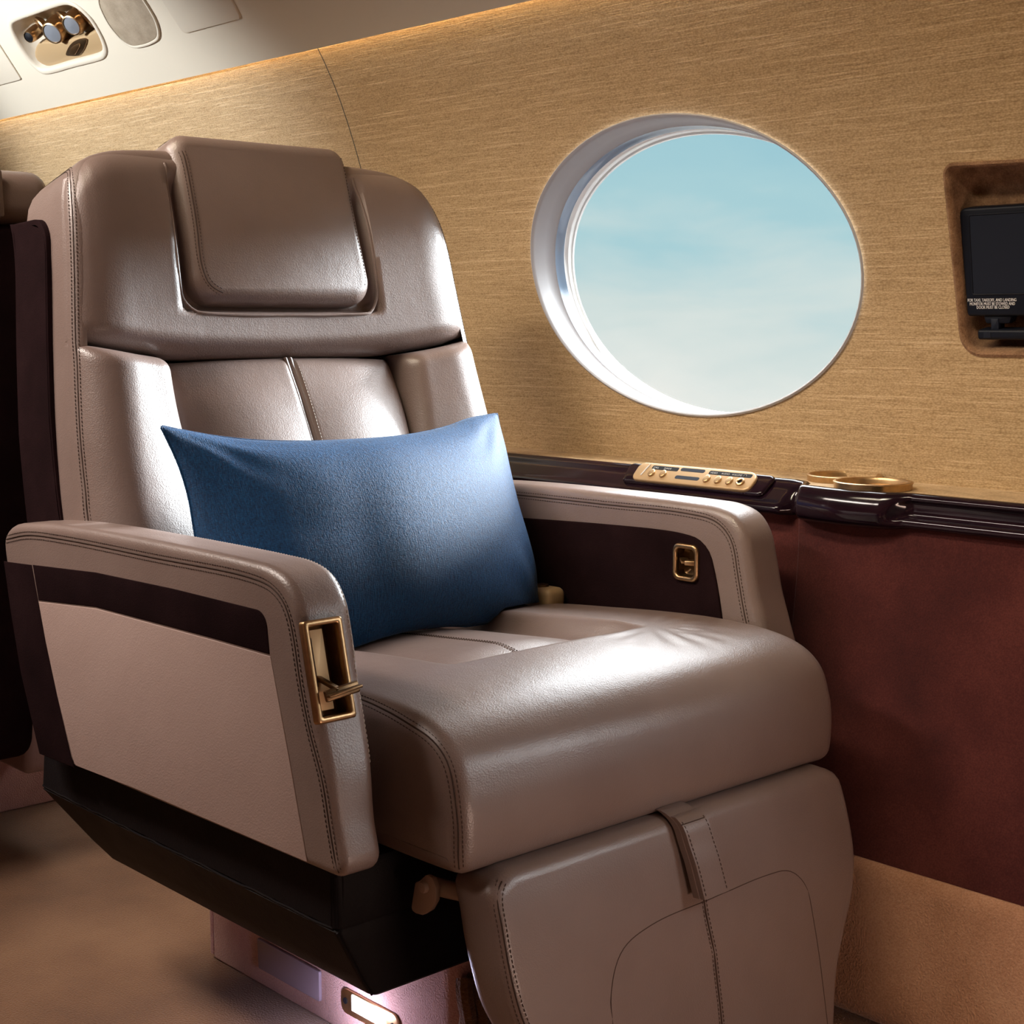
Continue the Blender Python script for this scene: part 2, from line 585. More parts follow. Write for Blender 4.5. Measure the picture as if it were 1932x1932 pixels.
# ---------------------------------------------------------------- sky
def make_sky():
    w = bpy.data.worlds.new('sky'); SC.world = w; w.use_nodes = True
    nt = w.node_tree; nt.nodes.clear()
    out = N_(nt, 'ShaderNodeOutputWorld'); bg = N_(nt, 'ShaderNodeBackground')
    tc = N_(nt, 'ShaderNodeTexCoord'); sp = N_(nt, 'ShaderNodeSeparateXYZ')
    nt.links.new(tc.outputs['Generated'], sp.inputs[0])
    mp = N_(nt, 'ShaderNodeMapping'); mp.inputs['Scale'].default_value = (5, 5, 16)
    nt.links.new(tc.outputs['Generated'], mp.inputs['Vector'])
    cl = noise(nt, mp.outputs['Vector'], 1.3, 5, .5, .3)
    mr = N_(nt, 'ShaderNodeMapRange'); mr.inputs['From Min'].default_value = -.08; mr.inputs['From Max'].default_value = .16
    nt.links.new(sp.outputs['Z'], mr.inputs['Value'])
    ad = N_(nt, 'ShaderNodeMath', operation='MULTIPLY_ADD'); ad.inputs[1].default_value = -.75
    nt.links.new(cl, ad.inputs[0])
    a2 = N_(nt, 'ShaderNodeMath', operation='ADD'); a2.inputs[1].default_value = .36
    nt.links.new(mr.outputs['Result'], a2.inputs[0]); nt.links.new(a2.outputs[0], ad.inputs[2])
    col = ramp(nt, ad.outputs[0], [(.05, (.86, .86, .81)), (.34, (.67, .76, .74)), (.62, (.42, .65, .70)), (.9, (.35, .60, .68))])
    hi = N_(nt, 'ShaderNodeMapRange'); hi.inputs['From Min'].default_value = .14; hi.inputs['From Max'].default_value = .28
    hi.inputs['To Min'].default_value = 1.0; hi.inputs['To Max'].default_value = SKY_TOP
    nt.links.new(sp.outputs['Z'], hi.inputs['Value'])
    hf = N_(nt, 'ShaderNodeMapRange'); hf.inputs['From Min'].default_value = .13; hf.inputs['From Max'].default_value = .24
    nt.links.new(sp.outputs['Z'], hf.inputs['Value'])
    mc = N_(nt, 'ShaderNodeMix', data_type='RGBA'); mc.inputs[7].default_value = (.93, .95, .97, 1)
    nt.links.new(hf.outputs['Result'], mc.inputs[0]); nt.links.new(col, mc.inputs[6])
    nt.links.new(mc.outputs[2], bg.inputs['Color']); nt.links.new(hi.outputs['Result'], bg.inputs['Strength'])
    nt.links.new(bg.outputs[0], out.inputs['Surface'])
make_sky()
# ---------------------------------------------------------------- the cabin shell
WT = A([(-.32, 1.575), (-.25, 1.574), (-.192, 1.57), (-.11, 1.558), (-.034, 1.544), (.0515, 1.526), (.108, 1.511), (.165, 1.494), (.235, 1.473), (.299, 1.450), (.350, 1.428), (.4056, 1.397), (.46, 1.36)])
_wz = np.linspace(-.32, .46, 200)
_wc = catmull([(a, b) for a, b in WT], 14)
def wy(z): return float(np.interp(z, _wc[:, 0], _wc[:, 1]))
def wn(z):                       # outward direction of the wall at height z
    d = (wy(z + .01) - wy(z - .01)) / .02
    n = A([0, 1, -d]); return n / np.linalg.norm(n)
def wall_hit(u, v, out=0.0):
    d = ray(u, v); t = 1.5 / d[1]
    for _ in range(60):
        t *= .5 + .5 * (wy(d[2] * t) + out) / (d[1] * t)
    return d * t
WIN_A, WIN_B, WIN_Z = .279, .191, .067
WIN_X = [-1.330, -.10, 1.13, -2.56]
def ellipse(cx, cz, a, b, n=96):
    t = np.linspace(0, 2 * math.pi, n, endpoint=False)
    return [(cx + a * math.cos(k), cz + b * math.sin(k)) for k in t]
REC = rounded([(-.928, -.034), (-.56, -.034), (-.56, .158), (-.928, .168)], [.022, .02, .02, .01], 6)
XA, XB, YC = -4.3, 1.75, .55       # cabin ends and centre line
mir = lambda y: 2 * YC - y

SEAM_X = -1.950
for side in ('right', 'left'):
    f = (lambda y: y) if side == 'right' else mir
    secs = [('right', SEAM_X, XB), ('right_rear', XA, SEAM_X - .0022)] if side == 'right' else [('left', XA, XB)]
    for nm, xa, xb in secs:
        hs = [ellipse(x, WIN_Z, WIN_A, WIN_B) for x in WIN_X if xa < x < xb and side == 'right']
        if nm == 'right': hs.append([tuple(p) for p in REC])
        V, F = sheet(lambda x, z: (x, f(wy(z)), z), xa, xb, int((xb - xa) / .04), -.30, .452, 26, hs)
        structure(make('wall_' + nm, V, F, M_WALL))
# dark backing in the joint between the two wall panels
V, F = grid(A([[(SEAM_X + dx, wy(z) + .004, z) for z in np.linspace(-.29, .44, 24)] for dx in (-.012, .012)]))
structure(make('trim_1', V, F, M_SLOT))

# windows: reveal, acrylic edge, white rim and pane
REC_OUT = A([0, .072, -.008])
def loop(cx, k, shrink, f):
    return [(x, f(wy(z)) if False else (wy(z)), z) for x, z in ellipse(cx, WIN_Z, WIN_A - shrink, WIN_B - shrink)]
wcount = 0
for side in ('right',):
    for cx in WIN_X:
        wcount += 1
        def ring(k, shrink):
            base = ellipse(cx, WIN_Z, WIN_A - shrink, WIN_B - shrink)
            P = [A([x, wy(z), z]) + REC_OUT * k for x, z in base]
            return [(p[0], p[1] if side == 'right' else mir(p[1]), p[2]) for p in P]
        def band(rows):
            S = A([ring(k, s) for k, s in rows]).transpose(1, 0, 2)
            return grid(S, closed_u=True)
        w = make('window_%d' % wcount, *band([(-.030, -.0015), (-.055, .0005), (-.03, .0028), (.02, .0035), (.30, .0037), (.52, .004), (.56, .0055)]), M_REVEAL, angle=60)
        structure(w)
        e = make('acrylic_edge', *band([(.56, .0055), (.66, .0055), (.70, .006), (.80, .006)]), M_ACRYL, w); e['kind'] = 'structure'
        e = make('pane_rim', *band([(.80, .006), (.83, .0045), (.93, .005), (1.0, .006), (1.0, .009), (1.04, .0095)]), M_RIM, w); e['kind'] = 'structure'
        R = ring(.93, .0052); c = np.mean(A(R), 0)
        V = R + [tuple(c)]
        e = make('pane', V, [(i, (i + 1) % len(R), len(R)) for i in range(len(R))], M_PANE, w); e['kind'] = 'structure'

# ceiling panel above the light slot
CE = [(1.3835, .4085), (1.3815, .4125), (1.36, .4355), (1.27, .534), (1.19, .622), (1.11, .69), (1.0, .745), (.80, .785), (YC, .795)]
CEF = smooth([A(p) for p in CE[2:]], 60)
CEF = np.vstack([A(CE[:2]), CEF])
CEL = np.concatenate([[0], np.cumsum(np.linalg.norm(np.diff(CEF, axis=0), axis=1))])
def ceil_pt(x, s, out=0.0):
    y, z = np.interp(s, CEL, CEF[:, 0]), np.interp(s, CEL, CEF[:, 1])
    y2, z2 = np.interp(s + .004, CEL, CEF[:, 0]), np.interp(s + .004, CEL, CEF[:, 1])
    y1, z1 = np.interp(s - .004, CEL, CEF[:, 0]), np.interp(s - .004, CEL, CEF[:, 1])
    d = A([y2 - y1, z2 - z1]); d /= np.linalg.norm(d)
    n = A([-d[1], d[0]])            # towards the cabin
    if n[1] > 0: n = -n
    return (x, y - n[0] * out, z - n[1] * out)
def ceil_hit(u, v):
    """where a sight line meets the sloping panel, as (x, s)"""
    a = A([0, CEF[8][0], CEF[8][1]]); b = A([0, CEF[14][0], CEF[14][1]]); d = b - a
    n = A([0, -d[2], d[1]])
    p = on_plane(u, v, a, n)
    return (p[0], float(np.interp(-p[1], -CEF[:, 0], CEL)))
SMAX = CEL[-1]
PSU = [ceil_hit(u / 6.44, v / 6.44) for u, v in [(118, 262), (150, 225), (400, 128), (770, 10), (850, 20), (930, 58), (1010, 120), (1110, 225), (1200, 370), (1262, 500), (1290, 610), (1262, 690), (1220, 715), (900, 800), (570, 885), (500, 875), (400, 790), (290, 650), (190, 490), (125, 340)]]
PSU = smooth([A(p) for p in PSU], 90, True)
V, F = sheet(lambda x, s: ceil_pt(x, s), XA, XB, 100, 0, SMAX, 34, [[tuple(p) for p in PSU]])
V2, F2 = sheet(lambda x, s: ceil_pt(x, s), XA, XB, 40, 0, SMAX, 34)
mb = MB().add(V, F).add([(p[0], mir(p[1]), p[2]) for p in V2], F2)
structure(mb.build('ceiling', M_CEIL, angle=35, fix=False))

# floor, bulkheads, lower side panels, carpeted kick panels
V, F = sheet(lambda x, y: (x, y, -H), XA, XB, 20, mir(1.45), 1.45, 10)
structure(make('floor', V, F, M_CARPET))
for nm, x in (('back', XA), ('front', XB)):
    prof = [(wy(z), z) for z in np.linspace(-.3, .44, 12)]
    half = [(1.36, -H), (1.40, -.59), (1.455, -.30)] + prof + [tuple(p) for p in CEF[::6]]
    poly = half + [(mir(y), z) for y, z in half[::-1]]
    V = [(x, y, z) for y, z in poly]
    structure(make('wall_' + nm, V, [list(range(len(V)))], M_CEIL))
DADO_X = -1.083
def dado(y_off, xa, xb, f, end=None):
    prof = smooth([A(p) for p in [(1.454 + y_off, -.223), (1.455 + y_off, -.26), (1.446 + y_off, -.36), (1.425 + y_off, -.48), (1.398 + y_off, -.592)]], 20)
    xs = np.linspace(xa, xb, max(2, int((xb - xa) / .05)))
    rows = [[(x, f(y), z) for y, z in prof] for x in xs]
    if end is not None:            # rounded return at the panel's free edge
        ret = [[(xa - .004 * math.sin(t), f(y + .006 - .006 * math.cos(t) if False else y + .008 * (1 - math.cos(t))), z) for y, z in prof] for t in (1.57, 1.1, .6, .25)]
        ret = [[(xa - .002, f(y + .03), z) for y, z in prof]] + ret
        rows = ret + rows
    return grid(A(rows))
idy = lambda y: y
structure(make('trim_2', *dado(0, DADO_X, XB, idy, 1), M_DADO))
structure(make('trim_3', *dado(.014, XA, DADO_X + .02, idy), M_DADO))
structure(make('trim_4', *dado(0, XA, XB, mir), M_DADO))
def kick(f):
    prof = smooth([A(p) for p in [(1.43, -.588), (1.405, -.590), (1.392, -.597), (1.384, -.63), (1.372, -.69), (1.36, -.745), (1.364, -.757), (1.378, -.7645)]], 26)
    xs = np.linspace(XA, XB, 120)
    return grid(A([[(x, f(y), z) for y, z in prof] for x in xs]))
structure(make('baseboard_right', *kick(idy), M_CARPET2))
structure(make('baseboard_left', *kick(mir), M_CARPET2))
# outer skin joint behind the lower panels
for i, f in ((5, idy), (6, mir)):
    V, F = grid(A([[(x, f(y), z) for y, z in ((1.378, -H), (1.47, -.60), (1.60, -.31), (1.60, -.20))] for x in (XA, XB)]))
    structure(make('trim_%d' % i, V, F, M_SLOT))

# monitor recess in the wall
def wall_local(x, z, out): 
    n = wn(z); p = A([x, wy(z), z]) + n * out; return tuple(p)
def rec_ring(shrink, out):
    c = A([-.744, .065]); Q = ccw(REC) - normals2(ccw(REC)) * shrink
    return [wall_local(x, z, out) for x, z in Q]
S = A([rec_ring(s, o) for s, o in [(-.004, -.0015), (-.001, -.003), (.002, -.001), (.0035, .006), (.006, .026), (.010, .034), (.016, .037)]]).transpose(1, 0, 2)
V, F = grid(S, True)
V = [tuple(p) for p in V]
last = rec_ring(.016, .037); k = len(V); V += last; F = list(F) + [list(range(k, k + len(last)))]
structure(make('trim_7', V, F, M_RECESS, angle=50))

# warm light strip hidden in the slot between wall and ceiling
for f, nm in ((idy, 'right'),):
    V, F = prism(rounded([(f(1.3772), .4245), (f(1.3772), .428), (f(1.3738), .428), (f(1.3738), .4245)][::(1 if f is idy else -1)], .0005, 2), XA + .05, XB - .05, .0003, .0003, lambda p, q, a: (a, p, q), seg=1)
    tag(make('cove_light', V, F, M_COVE), 'warm light strip in the slot above the %s fabric wall' % ('window' if nm == 'right' else 'aisle side'), 'light')
# ---------------------------------------------------------------- the big seat
YS = 1.066                        # seat centre line
SEAT = thing('cabin_armchair', (-1.3, YS, -H), 'taupe leather cabin armchair with a blue lumbar pillow, standing under the oval window', 'armchair')
XS = [(-.40, -1.42), (-.30, -1.455), (-.22, -1.487), (-.12, -1.518), (-.01, -1.543), (.06, -1.556), (.11, -1.566), (.15, -1.580), (.18, -1.594), (.23, -1.612)]
_xs = catmull([A(p) for p in XS], 10)
def xs(z): return float(np.interp(z, _xs[:, 0], _xs[:, 1]))
HWT = [(-.40, .305), (-.22, .303), (-.12, .296), (-.01, .284), (.06, .276), (.10, .272), (.14, .266), (.168, .256), (.187, .238), (.199, .207)]
def hw(z): return float(lerp_tab(z, HWT))
def BP(u, z, w): return (xs(z) + .965 * w, YS + u, z + .26 * w)
def BPa(u, z, w): return A(BP(u, z, w))
half = [(.305, -.36), (.304, -.22), (.296, -.12), (.284, -.01), (.276, .06), (.272, .10), (.266, .14), (.256, .168), (.238, .187), (.207, .199), (.16, .2045), (.09, .2065), (0, .207)]
OUTL = half + [(-u, z) for u, z in half[-2::-1]]
OUTL = np.vstack([smooth([A(p) for p in OUTL], 110)])
V, F = prism(OUTL, -.148, -.012, .022, .014, lambda p, q, a: BP(p, q, a), seg=6, mid=4, caps=(True, False))
FRAME = make('backrest_frame', V, F, M_LEATHER, SEAT)
# dark shell that wraps the rear of the backrest
side = rounded([(-.152, -.40)] + [(-.068, z) for z in np.linspace(-.40, .05, 12)] + [(-.068, .105), (-.152, .122)] + [(-.152, z) for z in np.linspace(.08, -.36, 12)], [0] * 13 + [.034, .006] + [0] * 12, 9)
V, F = prism(side, -1, 1, .006, .006, lambda p, q, a: BP(a * (hw(min(q, .105)) + .0035), q + .030, p), mid=10, caps=(False, False))
mbs = MB().add(V, F)
zs_ = np.linspace(-.40, .122, 40)
for sd in (-1, 1):              # shaped cheeks closing the shell
    rows = []
    for z in zs_:
        wf = -.070 if z < .072 else -.070 - .034 * (1 - math.sqrt(max(0, 1 - ((z - .072) / .036)**2))) - (.03 if z > .108 else 0)
        wf = max(wf, -.1495)
        if z > .104: wf = lerp_tab(z, [(.104, -.090), (.108, -.104), (.116, -.132), (.122, -.1495)])
        rows.append([BP(sd * (hw(min(z, .105)) + .0035), z + .030, w) for w in np.linspace(-.1505, float(wf), 6)])
    mbs.add(*grid(A(rows)))
V, F = mbs.v, mbs.f
SHELL = make('back_shell', V, F, M_SUEDE, SEAT)

CONC = .034
def w_mid(u, z):
    if z < 0: return -.026 - .024 * max(1 - (u / .284)**2, 0)**.8
    return w_mid2(u, z)
def w_mid2(u, z):                  # hollow of the backrest between its wings
    k = 1 - (u / max(hw(z), .15))**2
    return -.012 - CONC * max(k, 0)**.8 * float(sstep(.215, .13, z))
def crv(pts, n=40, k=None): return smooth([A(p) for p in pts], n)
E_ = .0006
# upper pad
ub = [(-.284 + E_, -.0125), (-.25, -.0200), (-.169, -.029), (-.08, -.033), (0, -.034), (.08, -.033), (.169, -.029), (.25, -.0205), (.284 - E_, -.013)]
bot = crv([BP(u, z, w_mid(u, z)) for u, z in ub])
lft = crv([BP(-(hw(z) - E_), z, -.026) for z in (-.013, .03, .06, .09, .12, .145, .168)])
rgt = crv([BP((hw(z) - E_), z, -.026) for z in (-.013, .03, .06, .09, .12, .145, .168)])
top = crv([BP(u, z, w) for u, z, w in [(-hw(.168) + E_, .168, -.026), (-.238, .1865, -.030), (-.207, .1985, -.034), (-.12, .2055, -.04), (0, .2065, -.044), (.12, .2055, -.04), (.207, .1985, -.034), (.238, .1865, -.030), (hw(.168) - E_, .168, -.026)]])
def up_fn(P, U, W, N):
    u = P[:, :, 1] - YS; z = P[:, :, 2]
    m = np.where(u < 0, sstep(.146, .136, -u), sstep(.139, .130, u)) * sstep(.010, .020, z) * (1 - sstep(.150, .188, z))
    P = P - N * (m * .020)[:, :, None]
    # soft roll above the seam
    return P
HN = A([.965, 0, .26])
V, F = pad(bot, top, lft, rgt, HN, .032, .03, back=.01, crown=.004, nu=90, nv=64, fn=up_fn, rr=(.060, .060, .024, .040))
UPPER = make('upper_pad', V, F, M_LEATHER, SEAT, angle=60)
# headrest
hp = rounded([(-.1325, .026), (.1285, .026), (.125, .2225), (-.128, .2225)], [.030, .030, .022, .022], 9)
def HR(p, q, a):
    lean = .003 * float(sstep(.13, .215, q))
    return BP(p, q, a + lean + .010 * (1 - (p / .14)**2))
V, F = prism(hp, -.085, -.0085, .02, .016, HR, seg=7, mid=3)
HEAD = make('headrest', V, F, M_LEATHER, SEAT, angle=60)

P = [BPa(u, z, -.01) for u, z in [(-.140, .185), (-.143, .12), (-.145, .06), (-.141, .035), (-.125, .0195), (-.09, .0155), (0, .015), (.09, .0155), (.119, .0195), (.1315, .035), (.1335, .06), (.132, .12), (.130, .185)]]
tr_ = bvh_of(UPPER); Pq, Nq = snap(smooth(P, 120), tr_, .0004)
make('piping', *tube(Pq, .0019, 8), M_LEATHER, UPPER)
# bolsters beside the lumbar pads
CREASE = [(-.022, .170), (-.034, .170), (-.09, .170), (-.14, .166), (-.22, .158), (-.35, .150)]
for s in (-1, 1):
    zz = [-.36, -.28, -.20, -.12, -.06, -.016]
    outer = crv([BP(s * (hw(z) - E_), z, -.026) for z in zz])
    inner = crv([BP(s * u, z, -.046) for z, u in CREASE[::-1][:-1]] + [BP(s * .170, -.031, -.046)])
    b = crv([BP(s * u, -.36, w) for u, w in ((.303, -.026), (.23, -.026), (.150, -.046))])
    t = crv([BP(s * u, z, w) for u, z, w in ((.284, -.016, -.026), (.25, -.0235, -.030), (.21, -.028, -.040), (.170, -.031, -.046))])
    V, F = pad(b, t, outer, inner, A([.95, -s * .2, .2]), .046, .04, back=.012, crown=.004, nu=50, nv=56, rr=(.050, .030, .03, .022))
    o = make('bolster', V, F, M_LEATHER, SEAT, angle=60)
    if s < 0: BOL = o
# two lumbar pads with a piped centre seam
def w_lum(z): return float(lerp_tab(z, [(-.36, .0), (-.22, .006), (-.14, -.006), (-.085, -.018), (-.03, -.036)]))
LUM = []
for s in (-1, 1):
    zz = [-.36, -.28, -.2, -.14, -.09, -.034]
    inn = crv([BP(0, z, w_lum(z) - .004) for z in zz])
    out = crv([BP(s * float(lerp_tab(z, [(a, b) for a, b in CREASE])), z, w_lum(z) - .022) for z in zz])
    b = crv([BP(u * s, -.36, w_lum(-.36) - .004 - .018 * (u / .15)**2) for u in (0, .08, .150)])
    t = crv([BP(u * s, -.034, w_lum(-.034) - .004 - .018 * (u / .17)**2) for u in (0, .09, .170)])
    V, F = pad(b, t, inn, out, HN, .012, .02, back=.02, crown=.010, nu=40, nv=50, rr=(.010, .022, .02, .018))
    o = make('lumbar_pad', V, F, M_LEATHER, SEAT, angle=60)
    LUM.append(o)
mb = MB()
for du in (-.0035, .0035):
    P = [BPa(du, z, w_lum(z) + .0035) for z in np.linspace(-.036, -.33, 40)]
    mb.add(*tube(P, .0032, 8))
PIPE = mb.build('centre_piping', M_LEATHER, SEAT)
seam('centre_stitching', [BPa(.010, z, w_lum(z) + .006) for z in np.linspace(-.04, -.30, 40)], [LUM[1]], PIPE, M_PALE, rows=(0,), line=0)

# sewn seam along the front edge of the backrest, up over the shoulders
P = [BPa(-(hw(z) + .002), z, -.014) for z in np.linspace(-.24, .14, 40)] + [BPa(-u, z, w) for u, z, w in [(.262, .162, -.018), (.254, .178, -.028), (.246, .187, -.045), (.240, .190, -.07), (.236, .191, -.10), (.232, .192, -.13)]]
seam('stitching', smooth(P, 90), [FRAME, UPPER, BOL], FRAME, M_STITCH, rows=(-.0038, .0038))
P = [BPa((hw(z) + .002), z, -.014) for z in np.linspace(-.24, .14, 40)] + [BPa(u, z, w) for u, z, w in [(.262, .162, -.018), (.254, .178, -.028), (.246, .187, -.045), (.240, .190, -.07)]]
seam('stitching', smooth(P, 90), [FRAME, UPPER], FRAME, M_STITCH, rows=(-.0038,))
# headrest seams
hs = [(-.112, .224, -.06), (-.113, .214, -.03), (-.1145, .19, -.01), (-.117, .12, -.005), (-.119, .065, -.005), (-.112, .043, -.005), (-.095, .0335, -.005)]
P = [A(HR(u, z, w)) for u, z, w in hs]
seam('stitching', smooth(P, 70), [HEAD], HEAD, M_STITCH, rows=(-.0038, .0038))
P = [A(HR(u, z, w)) for u, z, w in [(.118, .21, -.012), (.120, .12, -.006), (.1215, .065, -.006), (.114, .043, -.006)]]
seam('stitching', smooth(P, 60), [HEAD], HEAD, M_STITCH, rows=(0,), line=0)

# ------------------------------------------------ armrests
ARM = [(-.984, -.460), (-.998, -.420), (-1.008, -.375), (-1.022, -.335), (-1.034, -.300), (-1.043, -.262), (-1.051, -.236), (-1.068, -.2165), (-1.093, -.2085), (-1.13, -.2065), (-1.30, -.2065), (-1.45, -.209), (-1.55, -.215), (-1.605, -.224), (-1.621, -.239), (-1.618, -.27), (-1.604, -.32), (-1.585, -.385), (-1.548, -.468)]
armo = catmull([A(p) for p in ARM], 5)
armo = A([p for i, p in enumerate(armo) if i in (0, len(armo) - 1) or min(np.linalg.norm(p - armo[0]), np.linalg.norm(p - armo[-1])) > .034])
armo = rounded(armo, [.015] + [0] * (len(armo) - 2) + [.015], 6)
def arm_outline(dx=0.0): 
    return armo + A([dx, 0])
FRONT_TAPER = lambda x, z: float(sstep(-1.10, -1.02, x) * sstep(-.22, -.46, z))
def boolean_cut(o, cutter):
    md = o.modifiers.new('cut', 'BOOLEAN'); md.object = cutter; md.operation = 'DIFFERENCE'; md.solver = 'EXACT'
    bpy.context.view_layer.update()
    dg = bpy.context.evaluated_depsgraph_get()
    me = bpy.data.meshes.new_from_object(o.evaluated_get(dg))
    o.modifiers.clear(); old = o.data; o.data = me
    bpy.data.objects.remove(cutter)
    for p in me.polygons: p.use_smooth = True
    me.set_sharp_from_angle(angle=math.radians(42))

# near armrest
def arm_map(p, q, a): return (p, a, q)
V, F = prism(arm_outline(), .720, .7775, .010, .014, arm_map, seg=6, mid=3)
V = [(x, y - .014 * float(sstep(-.27, -.46, z)) * (y - .72) / .0575, z) for x, y, z in V]
ARM_N = make('armrest', V, F, M_LEATHER, SEAT)
OUT_SEAM = [(-1.612, -.2385), (-1.56, -.2285), (-1.47, -.224), (-1.287, -.222), (-1.122, -.2205), (-1.087, -.225), (-1.067, -.238), (-1.057, -.261), (-1.047, -.304), (-1.034, -.343), (-1.018, -.379), (-1.008, -.42), (-.998, -.456)]
P = [A([x, .7195, z]) for x, z in smooth([A(p) for p in OUT_SEAM], 90)]
seam('stitching', P, [ARM_N], ARM_N, M_STITCH, rows=(-.0038, .0038), line=.0008)
INN = [(-1.30, -.2075), (-1.13, -.2075), (-1.095, -.2085), (-1.068, -.217), (-1.051, -.237), (-1.043, -.262), (-1.034, -.300), (-1.022, -.335), (-1.010, -.375)]
P = [A([x, .7715, z]) for x, z in smooth([A(p) for p in INN], 60)]
seam('stitching', P, [ARM_N], ARM_N, M_PALE, rows=(0,), line=0)
# raised panels on its outer face
def side_panel(name, poly, radii, m, y0=.7205, y1=.7193, parent=None, r=.0012):
    V, F = prism(rounded(poly, radii, 6), y0, y1, .0005, r, XZ, seg=4)
    return make(name, V, F, m, parent or ARM_N)
side_panel('suede_strip', [(-1.5475, -.2595), (-1.405, -.2505), (-1.254, -.2475), (-1.097, -.2475), (-1.0925, -.2845), (-1.187, -.2845), (-1.407, -.2865), (-1.5365, -.297)], [0, 0, 0, .016, 0, 0, 0, 0], M_SUEDE)
side_panel('side_panel', [(-1.5360, -.2985), (-1.407, -.288), (-1.187, -.286), (-1.0915, -.286), (-1.065, -.372), (-1.041, -.4565), (-1.339, -.4600), (-1.4655, -.4640), (-1.5, -.395), (-1.5225, -.34)], [0, 0, 0, 0, 0, 0, 0, .006, 0, 0], M_LEATHER2, r=.0006)
side_panel('rear_panel', [(-1.620, -.264), (-1.550, -.2600), (-1.5375, -.2985), (-1.524, -.34), (-1.5015, -.395), (-1.468, -.4675), (-1.549, -.4695), (-1.588, -.385), (-1.607, -.32)], [0] * 9, M_SUEDE, r=.0012)
# cut for the recline lever in the front end
p0 = A([-1.0195, .75, -.340]); sl = A([.0375, 0, -.154]); sl /= np.linalg.norm(sl)     # downward along the front face
fn_ = np.cross(sl, A([0, 1, 0])); fn_ = fn_ if fn_[0] > 0 else -fn_                      # out of the front face
def face_px(u, v): 
    p = on_plane(u, v, p0, fn_); return A([p[1], np.dot(p - p0, sl)])
FR = [face_px(*q) for q in [(572, 1172), (646, 1161.5), (665.5, 1354), (593, 1369)]]
yl, yr = (FR[0][0] + FR[3][0]) / 2, (FR[1][0] + FR[2][0]) / 2
st, sb = (FR[0][1] + FR[1][1]) / 2, (FR[2][1] + FR[3][1]) / 2
def FM(p, q, a): return tuple(p0 + A([0, p - p0[1], 0]) + sl * q + fn_ * a)
rect = lambda d, r: rounded([(yl + d, st + d), (yr - d, st + d), (yr - d, sb - d), (yl + d, sb - d)], r, 4)
cut = make('cutter', *prism(rect(.0035, .002), -.030, .03, .0005, .0005, FM, seg=1), None)
boolean_cut(ARM_N, cut)
def frame_ring(outer, inner, mp, a0, a1, r=.0015):
    n = len(outer); outer, inner = ccw(A(outer)), ccw(A(inner))
    rows = []
    no, ni = normals2(outer), normals2(inner)
    for k, (P_, a) in enumerate([(outer, a0), (outer, a1 - r), (outer - no * r * .35, a1 - r * .35), (outer - no * r, a1), (inner + ni * r, a1), (inner + ni * r * .35, a1 - r * .35), (inner, a1 - r), (inner, a0)]):
        rows.append([mp(p, q, a) for p, q in P_])
    S = A(rows).transpose(1, 0, 2)
    return grid(S, True)
REC_C = make('recline_control', *frame_ring(rect(0, .003), rect(.0055, .0015), FM, -.004, .0035), M_BRONZE, SEAT)
REC_C['label'] = 'bronze framed recline lever'
# back plate, with a raised left half, and the slot
mb = MB()
V, F = frame_ring(rect(.0036, .001), rect(.0055, .001), FM, -.020, -.0035, .0003); mb.add(V, F)
mb.add(*prism(rect(.0036, .001), -.022, -.018, .0003, .0003, FM, seg=1))
mb.build('lever_housing', M_DARKBRONZE, REC_C)
w_ = yr - yl; h_ = sb - st
V, F = prism(rounded([(yl + .0056, st + .008), (yl + .0056 + w_ * .48, st + .008), (yl + .0056 + w_ * .48, sb - .010), (yl + .0056, sb - .010)], .0008, 3), -.018, -.0065, .0003, .001, FM, seg=2)
make('slide_plate', V, F, M_PANELGOLD, REC_C)
V, F = prism(rounded([(yl + .0082, st + .014), (yl + .0119, st + .014), (yl + .0119, sb - .030), (yl + .0082, sb - .030)], .0016, 4), -.0067, -.0060, .0002, .0002, FM, seg=1)
make('slot', V, F, M_SLOT, REC_C)
mb = MB()
lz = st + h_ * .66
hub = A(FM(yl + w_ * .50, lz + .004, .011))
mb.add(*bar(A(FM(yl + .0115, lz - .012, -.012)), hub, .0035, .007, sl, .001))
mb.add(*bar(A(FM(yl + .007, lz + .0075, .008)), A(FM(yr - .0005, lz + .0035, .012)), .010, .0045, sl, .0015))
mb.add(*bar(A(FM(yl + .007, lz + .0075, .0108)), A(FM(yr - .0005, lz + .0035, .0148)), .010, .003, fn_, .001))
mb.build('lever', M_DARKBRONZE, REC_C)

# far armrest, on the window side
DX2 = -.020
V, F = prism(arm_outline(DX2), 1.335, 1.392, .012, .010, arm_map, seg=6, mid=3)
ARM_F = make('armrest', V, F, M_LEATHER, SEAT)
cut = make('cutter', *prism(rounded([(-1.166, -.293), (-1.137, -.293), (-1.137, -.259), (-1.166, -.259)], .006, 5), 1.32, 1.352, .0005, .0005, XZ, seg=1), None)
IN2 = [(-1.56, -.2265), (-1.462, -.2225), (-1.28, -.2205), (-1.153, -.2195), (-1.108, -.2255), (-1.087, -.2445), (-1.078, -.280), (-1.066, -.329), (-1.045, -.39)]
P = [A([x, 1.3345, z]) for x, z in smooth([A(p) for p in IN2], 80)]
seam('stitching', P, [ARM_F], ARM_F, M_STITCH, rows=(-.0038, .0038))
boolean_cut(ARM_F, cut)
poly = smooth([A(p) for p in [(-1.50, -.2545), (-1.38, -.2485), (-1.28, -.2445), (-1.20, -.2425), (-1.16, -.2435), (-1.135, -.248), (-1.119, -.261), (-1.111, -.281), (-1.104, -.307), (-1.099, -.331), (-1.086, -.40)]], 60)
poly = np.vstack([poly, [[-1.50, -.40]]])
sp = make('suede_panel', *prism(poly, 1.3355, 1.3325, .0003, .002, XZ, seg=3), M_SUEDE, ARM_F)
